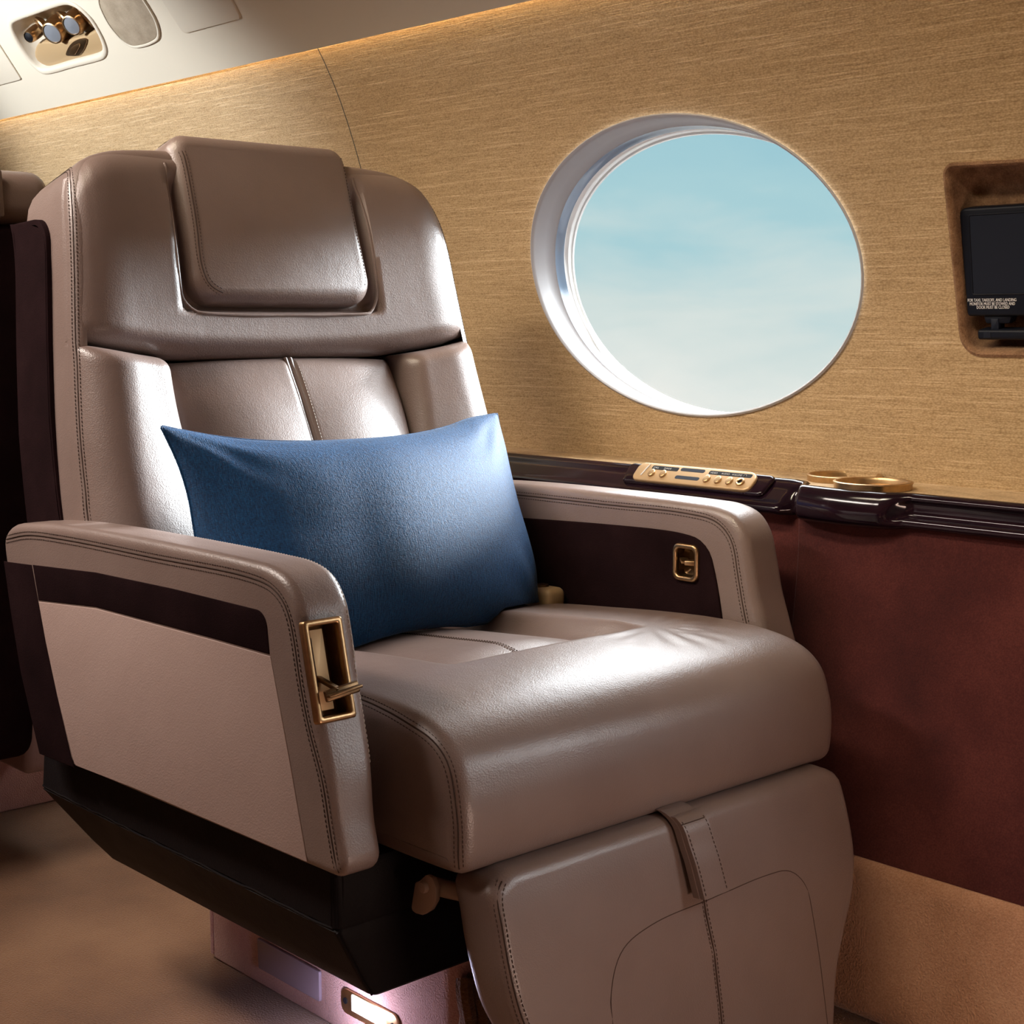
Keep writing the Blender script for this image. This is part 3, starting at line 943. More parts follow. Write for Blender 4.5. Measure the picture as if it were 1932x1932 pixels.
cut = make('cutter', *prism(rounded([(-1.166, -.293), (-1.137, -.293), (-1.137, -.259), (-1.166, -.259)], .006, 5), 1.32, 1.36, .0005, .0005, XZ, seg=1), None)
boolean_cut(sp, cut)
XZm = lambda p, q, a: (p, 1.3325 - a, q)
ro = rounded([(-1.1705, -.2985), (-1.1325, -.2985), (-1.1325, -.2545), (-1.1705, -.2545)], .009, 6)
ri = rounded([(-1.1655, -.2925), (-1.1375, -.2925), (-1.1375, -.2605), (-1.1655, -.2605)], .006, 6)
CTL = make('seat_control', *frame_ring(ro, ri, XZm, -.002, .004, .0018), M_BRONZE, SEAT)
CTL['label'] = 'bronze framed rocker control'
mb = MB()
S = A([[XZm(p, q, a) for p, q in ri * 1.0] for a in (.0, -.012)] + [[(p * .7 + -1.1515 * .3, 1.3325 + .017, q * .7 - .2765 * .3) for p, q in ri]]).transpose(1, 0, 2)
V, F = grid(S, True); mb.add(V, F)
k = [tuple(p) for p in S[:, 2]]; mb.add(k, [list(range(len(k)))])
mb.build('control_cup', M_DARKBRONZE, CTL)
mb = MB()
mb.add(*bar((-1.1625, 1.340, -.2735), (-1.151, 1.330, -.2765), .003, .010, (0, 0, 1), .001))
mb.add(*bar((-1.152, 1.331, -.2765), (-1.1405, 1.337, -.2765), .0055, .010, (0, 0, 1), .001))
mb.build('lever', M_BRONZE, CTL)

# ------------------------------------------------ seat cushion
CU = [(-1.50, -.466), (-1.2, -.466), (-.96, -.465), (-.944, -.463), (-.937, -.456), (-.934, -.430), (-.935, -.405), (-.939, -.388), (-.947, -.367), (-.962, -.351), (-.985, -.340), (-1.02, -.3335), (-1.08, -.331), (-1.16, -.334), (-1.25, -.341), (-1.36, -.352), (-1.43, -.370), (-1.50, -.40)]
cuo = resample(catmull([A(p) for p in CU], 8), 250)
def cu_disp(V):
    V = V.copy()
    x, y, z = V[:, 0], V[:, 1], V[:, 2]
    b = (y - YS) / .266
    up = sstep(-.42, -.36, z)
    crown = .007 * (1 - np.minimum(np.abs(b), 1)**2.5)
    inside = sstep(.143, .118, np.abs(y - YS)) * sstep(-1.092, -1.120, x)
    dz = up * (crown - .025 * inside)
    puff = up * .015 * np.clip(1 - np.abs((y - YS) / .120)**2.5, 0, 1) * sstep(-1.112, -1.19, x)
    # pulled creases at the inner front corner of the far bolster
    for k, (cx, cy, ph) in enumerate([(-1.085, 1.20, 0), (-1.10, 1.215, 1.0)]):
        r = np.hypot(x - cx, y - cy); th = np.arctan2(y - cy, x - cx)
        dz = dz + up * .0006 * np.sin(th * 15 + ph * 2) * np.exp(-((r - .055) / .03)**2) * (y > YS)
    V[:, 2] = z + dz + puff
    front = sstep(-.97, -.94, x) * sstep(-.47, -.43, z) * sstep(-.34, -.38, z)
    V[:, 0] = x + .006 * front * (1 - np.minimum(np.abs(b), 1)**2)
    return V
# outline points run along (x,z); rim insets give the side rolls
Vc, Fc = prism(cuo, .799, 1.334, .016, .024, XZ, seg=7, mid=120, disp=cu_disp)
CUSH = make('seat_cushion', Vc, Fc, M_LEATHER, SEAT, angle=60)
P = [A([x, .800, z]) for x, z in smooth([A(p) for p in [(-1.10, -.331), (-1.063, -.332), (-1.01, -.341), (-.967, -.352), (-.950, -.367), (-.943, -.391), (-.938, -.426), (-.938, -.461)]], 60)]
seam('stitching', P, [CUSH], CUSH, M_STITCH, rows=(-.0038, .0038))
P = [A([x, 1.333, z]) for x, z in smooth([A(p) for p in [(-1.063, -.333), (-1.0, -.338), (-.967, -.347), (-.950, -.362), (-.943, -.391), (-.938, -.426), (-.938, -.457)]], 60)]
seam('stitching', P, [CUSH], CUSH, M_STITCH, rows=(-.004,), line=.0008)
P = [A([x, YS, -.33]) for x in np.linspace(-1.40, -1.118, 40)]
seam('centre_stitching', P, [CUSH], CUSH, M_STITCH, rows=(-.003, .003), line=.0006)
# ------------------------------------------------ footrest
XF = [(-.455, -.922), (-.5, -.906), (-.55, -.893), (-.6, -.885), (-.72, -.874)]
def xf(z): return float(lerp_tab(z, XF))
FL = [(.246, -.474), (.249, -.50), (.2485, -.545), (.240, -.585), (.220, -.625), (.203, -.665), (.190, -.738)]
fo = [(YS + y, z) for y, z in FL] + [(YS - y, z) for y, z in FL[::-1]]
fo = rounded(smooth([A(p) for p in [(YS + .222, -.4615)] + fo[:7]], 40).tolist() + smooth([A(p) for p in fo[7:] + [(YS - .222, -.4615)]], 40).tolist(), 0)
def FT(p, q, a): return (a + xf(q), p, q)
V, F = prism(fo, -.062, 0, .02, .012, FT, seg=6, mid=2)
FOOT = make('footrest', V, F, M_LEATHER, SEAT)
P = [A(FT(YS - y, z, -.004)) for y, z in [(.10, -.463), (.205, -.4655)] + [(y - .007, z) for y, z in FL[:]]]
seam('stitching', smooth(P, 90)[28:], [FOOT], FOOT, M_STITCH, rows=(-.0038, .0038))
line = [(-.085, -.735), (-.088, -.66), (-.086, -.59), (-.072, -.553), (-.04, -.541), (.0, -.539), (.10, -.541), (.165, -.543), (.19, -.552), (.205, -.585), (.214, -.66), (.222, -.735)]
line = [(-.131, -.735), (-.133, -.64), (-.130, -.588), (-.112, -.557), (-.07, -.545), (.02, -.543), (.10, -.541), (.137, -.545), (.155, -.562), (.163, -.60), (.169, -.65), (.178, -.735)]
P = [A(FT(YS + y, z, 0)) for y, z in smooth([A(p) for p in line], 110)]
seam('panel_seam', P, [FOOT], FOOT, M_SEAM, rows=(), line=.0005, dash=False)
mb = MB()
P = [A(FT(YS + .004 + .010 * (-.50 - z) / .2, z, 0)) for z in np.linspace(-.50, -.735, 40)]
seam('centre_seam', P, [FOOT], FOOT, M_SEAM, rows=(-.0030, .0030), line=.0010)
# pull strap folded over the top edge
def strap_pt(t, side, lift): 
    # t: 0 behind the top edge -> 1 lower end
    path = smooth([A(p) for p in [(-.045, -.459), (-.024, -.4555), (-.008, -.457), (.003, -.466), (.0045, -.485), (.0055, -.51), (.006, -.532)]], 40)
    a, z = np.interp(t, np.linspace(0, 1, 40), path[:, 0]), np.interp(t, np.linspace(0, 1, 40), path[:, 1])
    return A([xf(max(z, -.72)) + a + lift, YS + side, z])
mb = MB()
ts = np.linspace(0, 1, 44)
for (l0, l1, t0, sh) in ((.0, .0055, 0, 0), (.0055, .0105, .36, .002)):
    rows = []
    for t in np.linspace(t0, 1, 36):
        yy = [-.0185, -.0176, 0, .0176, .0185]; sd = -.008 + .010 * t
        lw = l0 + .001; 
        row = [strap_pt(t, y + sd + sh, l0 if abs(y) > .0180 else l1) for y in yy] + [strap_pt(t, y + sd + sh, l0 - .001) for y in yy[::-1]]
        rows.append(row)
    S = A(rows); V, F = grid(S.transpose(1, 0, 2), True); mb.add(V, F)
    n = S.shape[1]
    V = [tuple(p) for p in S[0]]; mb.add(V, [list(range(n))[::-1]])
    V = [tuple(p) for p in S[-1]]; mb.add(V, [list(range(n))])
STRAP = mb.build('pull_strap', M_LEATHER, FOOT)
for sd in (-.0150, .0150):
    P = [strap_pt(t, sd - .006 + .010 * t, .012) for t in np.linspace(.40, .98, 30)]
    seam('stitching', P, [STRAP], STRAP, M_STITCH, rows=(0,), line=0)
P = [strap_pt(.42, d - .004, .012) for d in np.linspace(-.016, .017, 12)]
seam('stitching', P, [STRAP], STRAP, M_STITCH, rows=(0,), line=.0005)

# ------------------------------------------------ base
def ringbox(levels, r=.012):
    rows = []
    for (x0, x1, y0, y1, z) in levels:
        q = rounded([(x0, y0), (x1, y0), (x1, y1), (x0, y1)], r, 4)
        rows.append([(p[0], p[1], z) for p in q])
    S = A(rows).transpose(1, 0, 2); V, F = grid(S, True)
    n = S.shape[0]; V = [tuple(p) for p in V]
    k = len(V); V += [tuple(p) for p in S[:, 0]] + [tuple(p) for p in S[:, -1]]
    F = list(F) + [list(range(k, k + n))[::-1], list(range(k + n, k + 2 * n))]
    return V, F
Y0, Y1 = .745, 1.387
V, F = ringbox([(-1.585, -1.045, Y0 + .010, Y1 - .010, -.4655), (-1.592, -1.038, Y0 + .003, Y1 - .003, -.4675), (-1.594, -1.036, Y0, Y1, -.472), (-1.602, -1.035, Y0, Y1, -.5215), (-1.601, -1.0355, Y0 + .002, Y1 - .002, -.5235), (-1.602, -1.035, Y0, Y1, -.5255), (-1.585, -1.035, Y0 + .008, Y1 - .008, -.540), (-1.54, -1.035, Y0 + .026, Y1 - .026, -.575), (-1.515, -1.0355, Y0 + .037, Y1 - .037, -.593), (-1.48, -1.040, Y0 + .043, Y1 - .043, -.597)], .006)
SKIRT = make('base_skirt', V, F, M_SKIRT, SEAT, angle=25)
P = [A([x, Y0, -.5235]) for x in np.linspace(-1.60, -1.042, 60)]
seam('skirt_piping', P, [SKIRT], SKIRT, M_SKIRT, rows=(), line=.0016, dash=False)
mb = MB()
for dx, dy in ((-.006, 0), (0, .0), (0, .007)):
    mb.add(*tube([(-1.0365 + dx, Y0 + .0005 + dy, z) for z in np.linspace(-.475, -.521, 8)], .0013, 5))
mb.add(*tube([(-1.0362, Y0 + .001, -.5255), (-1.0362, Y0 + .009, -.540), (-1.0362, Y0 + .027, -.575), (-1.0365, Y0 + .038, -.593)], .0013, 5))
mb.build('stitching', M_SKIRT, SKIRT)
# hinge bracket and rod of the leg rest
mb = MB()
tabp = rounded([A(on(u, v, 1, .815))[[0, 2]] for u, v in [(775, 1717), (783, 1665), (791, 1662), (803, 1651), (815, 1656), (822, 1674), (822, 1700), (812, 1718), (797, 1727), (785, 1724)]], .004, 4)
mb.add(*prism(tabp, .815, .820, .0008, .0008, XZ, seg=2)); bc = on(802, 1673, 1, .815)
BR = mb.build('hinge_bracket', M_STEEL, SEAT)
mb = MB()
mb.add(*lathe([(.0055, -.001), (.0055, .002), (.0045, .004), (.0001, .0046)], tuple(bc), (0, -1, 0), 16))
mb.build('bolt', M_STEEL, BR)
mb = MB()
mb.add(*tube([(bc[0], .821, bc[2]), (-.985, .845, -.500), (-.95, .88, -.505)], .008, 10))
mb.build('hinge_rod', M_STEEL, SEAT)

# carpeted pedestal
pf = rounded([(-1.552, .93), (-1.085, .93), (-1.085, 1.21), (-1.552, 1.21)], [.010, .03, .03, .02], 6)
V, F = prism(pf, -.764, -.585, .003, .003, XY, seg=3, mid=4)
PED = make('pedestal', V, F, M_PEDESTAL, SEAT)
PED['label'] = 'pink carpeted foot with a lit floor lamp'
V, F = tube([(-1.5495, .9325, z) for z in np.linspace(-.759, -.60, 14)], .004, 8)
make('carpet_binding', V, F, M_PEDESTAL, PED)
mb = MB()
for k in range(3):
    mb.add(*tube([(-1.085 + .004 * math.sin(j * .9 + k), .935 + .016 * k + .004 * math.cos(j), z) for j, z in enumerate(np.linspace(-.755, -.64, 12))], .009, 8))
mb.build('carpet_fold', M_CARPET, PED)
fx = lambda u, v, y=.928: (lambda p: (p[0], p[2]))(on(u, v, 1, y))
q = [fx(*p) for p in [(487, 1770), (604, 1833), (604, 1890), (490, 1824)]]
q = [(-1.445, -.7065), (-1.322, -.7075), (-1.322, -.7425), (-1.443, -.7425)]
V, F = prism(rounded(q, .002, 3), .9305, .9265, .0003, .001, XZ, seg=2)
make('vent_plate', V, F, M_VENT, PED)
V, F = prism(rounded([(-1.283, -.711), (-1.183, -.711), (-1.183, -.739), (-1.283, -.739)], .010, 5), .9305, .9270, .0003, .001, XZ, seg=2)
FL_ = make('floor_lamp_plate', V, F, M_BRONZE, PED)
V, F = prism(rounded([(-1.2615, -.713), (-1.203, -.713), (-1.203, -.731), (-1.2615, -.731)], .001, 3), .9272, .9255, .0003, .0006, XZ, seg=2)
make('lamp_lens', V, F, M_LAMP, FL_)
for x in (-1.274, -1.192):
    make('screw', *lathe([(.0035, 0), (.0035, .001), (.0001, .0012)], (x, .9271, -.7245), (0, -1, 0), 14), M_SLOT, FL_)
# padded lug of the seat belt beside the pillow
V, F = prism(rounded([(-1.405, -.356), (-1.345, -.356), (-1.345, -.330), (-1.405, -.330)], .009, 6), 1.298, 1.329, .008, .008, XZ, seg=4)
LUG = make('belt_lug', V, F, M_TANPLASTIC, SEAT)
make('snap_button', *lathe([(.009, 0), (.008, .003), (.004, .004), (.0001, .0045)], (-1.372, 1.312, -.3305), (0, 0, 1), 16), M_DARKBRONZE, LUG)
# ---------------------------------------------------------------- pillow
def px3(u, v, x): return on(u, v, 0, x)
TL, TR = px3(302, 803, -1.448), px3(938, 780, -1.470)
BR = px3(1016, 1141, -1.355); BL = A([-1.362, .838, -.372])
topc = crv([TL, px3(345, 812, -1.452), px3(400, 822, -1.450), px3(470, 830, -1.440), px3(560, 833, -1.430), px3(660, 830, -1.430), px3(760, 822, -1.438), px3(840, 806, -1.452), px3(885, 790, -1.464), TR], 60)
lefc = crv([BL, px3(385, 1090, -1.385), px3(368, 1010, -1.405), px3(356, 940, -1.420), px3(338, 880, -1.433), px3(318, 835, -1.443), TL], 60)
rigc = crv([BR, px3(1006, 1075, -1.375), px3(990, 1020, -1.392), px3(972, 960, -1.412), px3(958, 900, -1.432), px3(948, 840, -1.452), TR], 60)
botc = crv([BL, A([-1.348, .90, -.374]), A([-1.345, 1.0, -.372]), px3(760, 1198, -1.335), px3(880, 1182, -1.338), px3(965, 1166, -1.346), BR], 60)
nu, nv = 110, 70
U, W = edge_cluster(nu, .7), edge_cluster(nv, .7)
S = coons(botc, topc, lefc, rigc, U, W)
du, dv = np.gradient(S, axis=0), np.gradient(S, axis=1)
N = np.cross(du, dv); N /= np.linalg.norm(N, axis=2)[:, :, None]
if N[nu // 2, nv // 2, 0] < 0: N = -N
a, b = (2 * U - 1)[:, None], (2 * W - 1)[None]
hh = (np.clip(1 - np.abs(a)**2.4, 0, 1) * np.clip(1 - np.abs(b)**2.4, 0, 1))**.55
wr = 0
for (ca, cb) in ((-1, 1), (1, 1), (1, -1), (-1, -1)):
    r = np.hypot((a - ca) * 1.5, b - cb); th = np.arctan2(b - cb, (a - ca) * 1.5)
    wr = wr + .0022 * np.sin(th * 11 + ca) * np.exp(-((r - .45) / .28)**2)
F1 = S + N * (hh * .062 + wr * hh)[:, :, None]
B1 = S - N * (hh * .038)[:, :, None]
ctree = bvh_of(CUSH)
def rest(P, gap):                 # the pillow sits on the seat cushion
    P = A(P).copy(); Q = P.reshape(-1, 3)
    for p in Q:
        hit = ctree.ray_cast(Vector((p[0], p[1], H)), Vector((0, 0, -1)))
        if hit[0] is not None: p[2] = max(p[2], hit[0].z - H + gap)
    return P
F1, B1 = rest(F1, .0035), rest(B1, .0030)
Vf, Ff = grid(F1); Vb, Fb = grid(B1)
mb = MB().add(Vf, Ff).add(Vb, [f[::-1] for f in Fb])
PIL = mb.build('lumbar_pillow', M_PILLOW, None, angle=80)
tag(PIL, 'blue linen lumbar pillow leaning against the backrest of the big armchair', 'pillow')
loop_ = rest(np.vstack([S[:, 0], S[-1, 1:], S[-2::-1, -1], S[0, -2:0:-1]]), .0038)
V, F = tube(resample(loop_, 240, True), .0012, 6, True)
make('edge_seam', V, F, M_PILLOW, PIL)

# ---------------------------------------------------------------- side ledge
LEDGE = thing('side_ledge', (-1.1, 1.50, -.23), 'glossy dark wood ledge with fabric top running under the oval window', 'ledge')
xs_l = [XA + .01, -1.95, -1.70, -1.50, -1.425, -1.39, -1.36, -1.13, -1.115, -1.10, -1.092, -1.084, -1.075, -1.06, -1.03, -.99, -.955, -.935, -.925, -.91, -.88, -.6, XB - .01]
def rail_prof(x):
    """(y,z) outline of the rail from its top inner lip to its underside"""
    L = [(1.486, -.1905), (1.482, -.1868), (1.477, -.1868), (1.465, -.1985), (1.452, -.2100), (1.446, -.2150), (1.443, -.2210), (1.448, -.2265), (1.470, -.2275)]
    K = [(1.486, -.1905), (1.480, -.1872), (1.472, -.1890), (1.466, -.1985), (1.463, -.2080), (1.461, -.2150), (1.461, -.2210), (1.464, -.2265), (1.475, -.2275)]
    B = [(1.452, -.1905), (1.447, -.1872), (1.440, -.1890), (1.434, -.1980), (1.431, -.2080), (1.431, -.2160), (1.434, -.2235), (1.442, -.2285), (1.470, -.2295)]
    R = [(1.465, -.1905), (1.461, -.1872), (1.455, -.1885), (1.452, -.1945), (1.456, -.1975), (1.456, -.2125), (1.446, -.2145), (1.444, -.2225), (1.470, -.2295)]
    k = [(-1.122, L), (-1.102, L), (-1.090, K), (-1.075, B), (-.985, B), (-.952, R)]
    L, K, B, R = A(L), A(K), A(B), A(R)
    if x < -1.112: return L
    if x < -1.094: t = float(sstep(-1.112, -1.094, x)); return L * (1 - t) + K * t
    if x < -1.070: t = float(sstep(-1.094, -1.070, x)); return K * (1 - t) + B * t
    if x < -.962: return B + A([[-.006 * math.sin(math.pi * (x + 1.07) / .108), 0]] * 9) 
    if x < -.930: t = float(sstep(-.962, -.930, x)); return B * (1 - t) + R * t
    return R
xr = np.concatenate([np.linspace(XA + .01, -1.2, 30), np.linspace(-1.19, -.90, 110), np.linspace(-.89, XB - .01, 30)])
rows = [[(x, y, z) for y, z in resample(catmull(rail_prof(x), 6), 40)] for x in xr]
V, F = grid(A(rows)); make('gloss_rail', V, F, M_LACQUER, LEDGE, angle=50)
rows = [[(x, wy(-.19) + .012, -.1885), (x, (rail_prof(x)[0][0] + wy(-.19)) / 2, -.1893), (x, rail_prof(x)[0][0] + .001, -.1899), (x, rail_prof(x)[0][0] - .004, -.198)] for x in xr]
V, F = grid(A(rows)); make('fabric_top', V, F, M_WALL, LEDGE)
# brow roll where the wall fabric tucks under
# housing and control panel on the sloping rail
tpl, tpr = A([-1.352, 1.4775, -.1865]), A([-1.153, 1.4775, -.1865])
dn = A([0, -.026, -.0235]); dn /= np.linalg.norm(dn); px_ = A([1, 0, 0]); nn = np.cross(dn, px_); nn = nn if nn[2] > 0 else -nn
o0 = (tpl + tpr) / 2 + dn * .0165
def CP(p, q, a): return tuple(o0 + px_ * p + dn * q + nn * a)
hl = .0985
hous = rounded([(-hl - .022, -.0165), (hl + .022, -.0165), (hl + .016, .0175), (-hl - .016, .0175)], [.008] * 4, 6)
V, F = prism(hous, -.006, .0055, .001, .004, CP, seg=4); make('panel_housing', V, F, M_LACQUER, LEDGE)
pan = rounded([(-hl, -.0150), (hl, -.0150), (hl - .002, .0160), (-hl + .002, .0160)], [.010, .014, .010, .010], 7)
V, F = prism(pan, .004, .0092, .0005, .0022, CP, seg=4)
PANEL = make('control_panel', V, F, M_PANELGOLD, LEDGE)
PANEL['label'] = 'champagne coloured passenger control panel'
def slot(name, x0, x1, q0, q1, m, r, parent=PANEL, a=.0094):
    V, F = prism(rounded([(x0, q0), (x1, q0), (x1, q1), (x0, q1)], r, 5), .0085, a, .0001, .0003, CP, seg=1)
    return make(name, V, F, m, parent)
slot('legend_strip', -.073, -.028, -.0105, -.0035, M_SLOT, .0022)
slot('legend_strip', .022, .090, -.0105, -.0040, M_SLOT, .0022)
slot('display_slot', -.025, .015, -.0110, -.0050, M_SCREEN, .003)
slot('display_slot', -.026, .014, .0025, .0085, M_SCREEN, .003)
V, F = tube([A(CP(-.079, -.0115, .0098)), A(CP(-.0825, .0085, .0098))], .0008, 6); make('trim_line', V, F, M_PALE, PANEL)
mb_ = []
for x in (-.0665, -.047, .026, .044, .062):
    q = .0035 if x < 0 else .0045
    el = [(x + .0048 * math.cos(t), q + .0062 * math.sin(t)) for t in np.linspace(0, 2 * math.pi, 24, endpoint=False)]
    V, F = prism(el, .0088, .0122, .0004, .0016, CP, seg=4, disp=None)
    make('button', V, F, M_GOLD, PANEL)
mbj = MB()
mbj.add(*lathe([(.0060, .0), (.0060, .0028), (.0045, .0034), (.0032, .0028), (.003, .001)], o0 + px_ * .0790 + dn * .0045 + nn * .0088, nn, 24, True))
J = mbj.build('headphone_jack', M_BRONZE, PANEL)
mbj = MB(); mbj.add(*lathe([(.0030, .0), (.0030, .0012), (.0001, .0013)], o0 + px_ * .0790 + dn * .0045 + nn * .0090, nn, 20)); mbj.build('jack_hole', M_SLOT, J)

def text_mesh(name, body, size, origin, xd, yd, m, parent, align='LEFT', depth=.0002):
    cu = bpy.data.curves.new(name, 'FONT'); cu.body = body; cu.size = size; cu.align_x = align; cu.extrude = depth; cu.resolution_u = 3
    t = bpy.data.objects.new(name + '_tmp', cu); COL.objects.link(t)
    bpy.context.view_layer.update()
    me = bpy.data.meshes.new_from_object(t.evaluated_get(bpy.context.evaluated_depsgraph_get()))
    bpy.data.objects.remove(t)
    xd, yd = A(xd, float), A(yd, float); n = np.cross(xd, yd)
    for v in me.vertices:
        p = A(origin) + xd * v.co.x + yd * v.co.y + n * v.co.z
        v.co = (p[0], p[1], p[2] + H)
    me.name = name
    return link(name, me, m, parent)
for s, x in (('CALL', -.0705), ('SHADE', -.0525), ('VIDEO', .0245), ('AUDIO', .0425), ('VOLUME', .0590)):
    text_mesh('lettering', s, .0040, CP(x, -.0055, .00945), px_, -dn, M_GREYINK, PANEL)
V, F = tube([A(CP(.0795 + .0022 * math.cos(t), -.0058 - .003 * math.sin(t), .0096)) for t in np.linspace(0, math.pi, 12)], .0003, 4); make('headphone_symbol', V, F, M_GREYINK, PANEL)
# two overlapping cup holders
CA, CB = on(1593, 903.5, 2, -.1875), on(1647, 917, 2, -.1865)
for i, c in enumerate((CA, CB)):
    zt = -.1858 + .0012 * i
    prof = [(.0440, -.0045), (.0443, .0012), (.0452, .0022), (.0452, .0034), (.0440, .0042), (.0420, .0042), (.0412, .0034), (.0405, .0010), (.0400, -.0035), (.038, -.0040)]
    V, F = lathe(prof, (c[0], c[1], zt), (0, 0, 1), 56)
    o = make('cup_holder', V, F, M_GOLD, LEDGE)
    V, F = lathe([(.0400, -.0030), (.0375, -.0036), (.030, -.0038), (.0001, -.0038)], (c[0], c[1], zt), (0, 0, 1), 40); make('cup_well', V, F, M_BRONZE, o)

# ---------------------------------------------------------------- stowed monitor in the wall recess
zc = .065
mo = A([-.80, wy(zc), zc]) + wn(zc) * .0135
mx_ = A([1, 0, 0]); mn = -wn(zc); my_ = np.cross(mn, mx_); my_ = my_ if my_[2] > 0 else -my_
mn = A([0, -1, -.165]); mn /= np.linalg.norm(mn); my_ = np.cross(mn, mx_); my_ = my_ if my_[2] > 0 else -my_
def MP(p, q, a): return tuple(mo + mx_ * (p - .0035) + my_ * q + mn * a)
def mpx(u, v): 
    P = on_plane(u, v, mo + mn * .0102, mn) - mo
    return (float(np.dot(P, mx_)), float(np.dot(P, my_)))
MON = thing('stowed_monitor', tuple(mo), 'black stowed video monitor inside the fabric lined wall recess', 'monitor')
tl, bl = mpx(1817, 393), mpx(1830, 597)
x0 = (tl[0] + bl[0]) / 2 - .0035; qt, qb = tl[1], bl[1]; x1 = x0 + .205
sl_, st_, sb_ = mpx(1836, 480)[0], mpx(1838, 404)[1], mpx(1842, 557)[1]
case = rounded([(x0, qt), (x1, qt), (x1, qb), (x0 + .004, qb)], [.008, .008, .008, .004], 6)
V, F = prism(case, -.012, .010, .003, .003, MP, seg=4); make('case', V, F, M_BLACK, MON)
scr = rounded([(sl_, st_), (x1 - .02, st_), (x1 - .02, sb_), (sl_, sb_)], .003, 4)
V, F = frame_ring(np.vstack([scr + normals2(ccw(scr)) * 0])[::1], rounded([(sl_ + .0016, st_ - .0016), (x1 - .0216, st_ - .0016), (x1 - .0216, sb_ + .0016), (sl_ + .0016, sb_ + .0016)], .002, 4), MP, .009, .0112, .0006); make('bezel', V, F, M_BLACK, MON)
V, F = prism(rounded([(sl_ + .0016, st_ - .0016), (x1 - .0216, st_ - .0016), (x1 - .0216, sb_ + .0016), (sl_ + .0016, sb_ + .0016)], .002, 4), .009, .0105, .0001, .0002, MP, seg=1); make('screen', V, F, M_SCREEN, MON)
t1, t2, t3 = mpx(1829, 565.5), mpx(1833, 572.5), mpx(1846, 579)
tr = mpx(1921, 563)
wd = tr[0] - t1[0]
for s, p, ww in (('FOR TAXI, TAKEOFF, AND LANDING', t1, wd), ('MONITOR MUST BE STOWED AND', t2, mpx(1918.5, 571)[0] - t2[0]), ('DOOR MUST BE CLOSED', t3, mpx(1908, 577.5)[0] - t3[0])):
    o = text_mesh('warning_text', s, .0048, (0, 0, -H), (1, 0, 0), (0, 1, 0), M_WHITEINK, MON)
    w0 = max(v.co.x for v in o.data.vertices); k = ww / w0
    for v in o.data.vertices:
        P = MP(p[0] + .0012 + v.co.x * k, p[1] - .0022 + v.co.y, .0102 + v.co.z)
        v.co = (P[0], P[1], P[2] + H)
n0, n1, b0 = mpx(1856, 599), mpx(1912, 612), mpx(1848, 622)
V, F = prism(rounded([(n0[0], n0[1] + .002), (n1[0], n0[1] + .002), (n1[0] - .004, n1[1]), (n0[0] + .003, n1[1])], .002, 3), -.008, .006, .001, .002, MP, seg=2); NK = make('neck', V, F, M_BLACK, MON)
V, F = prism(rounded([(n0[0] + .010, n1[1] + .006), (n1[0] - .016, n1[1] + .006), (n1[0] - .016, b0[1] - .003), (n0[0] + .010, b0[1] - .003)], .001, 3), -.006, .0075, .001, .001, MP, seg=2); make('pivot', V, F, M_SCREEN, NK)
V, F = prism(rounded([(b0[0], b0[1]), (x1 - .02, b0[1]), (x1 - .02, b0[1] - .0115), (b0[0], b0[1] - .0115)], .003, 4), -.010, .010, .002, .003, MP, seg=3); make('arm_base', V, F, M_BLACK, MON)
V, F = prism(rounded([(b0[0] + .008, b0[1] - .0022), (b0[0] + .017, b0[1] - .0022), (b0[0] + .017, b0[1] - .0095), (b0[0] + .008, b0[1] - .0095)], .001, 3), .0095, .0108, .0002, .0005, MP, seg=1); make('latch', V, F, M_SCREEN, MON)

# ---------------------------------------------------------------- things on the sloping ceiling
def CPT(p, q, a): return ceil_pt(p, q, -a)      # a > 0 stands out into the cabin
_t = ceil_pt(-2.6, .1, 0); _t2 = ceil_pt(-2.6, .1, .01)
SGN = 1 if (A(_t2) - A(_t))[2] > 0 else -1      # ceil_pt's out is away from the cabin when +1
def CPT(p, q, a): return ceil_pt(p, q, -a * SGN)
UNIT = thing('service_unit', CPT(*np.mean(PSU, 0), 0), 'cream overhead service unit with three bronze swivel nozzles in a recess', 'overhead service unit')
P_ = ccw(PSU); NP = normals2(P_)
def psu_ring(s, a): return [CPT(p, q, a) for p, q in P_ - NP * s]
S = A([psu_ring(s, a) for s, a in [(-.0035, -.0005), (-.003, .0018), (-.001, .003), (.004, .003), (.0065, .0015), (.008, -.002)]]).transpose(1, 0, 2)
V, F = grid(S, True); make('frame', V, F, M_CEILPANEL, UNIT, angle=60)
cen = np.mean(P_, 0)
def bowl_ring(k, a, sh=0.0):
    return [CPT(cen[0] + (p - cen[0]) * k, cen[1] + sh + (q - cen[1]) * k, a) for p, q in P_ - NP * .008]
S = A([bowl_ring(1, -.002), bowl_ring(.97, -.012), bowl_ring(.90, -.024, .001), bowl_ring(.78, -.031, .002), bowl_ring(.5, -.034, .002), bowl_ring(.05, -.035, .002)]).transpose(1, 0, 2)
V, F = grid(S, True); make('recess', V, F, M_CEILPANEL, UNIT, angle=60)
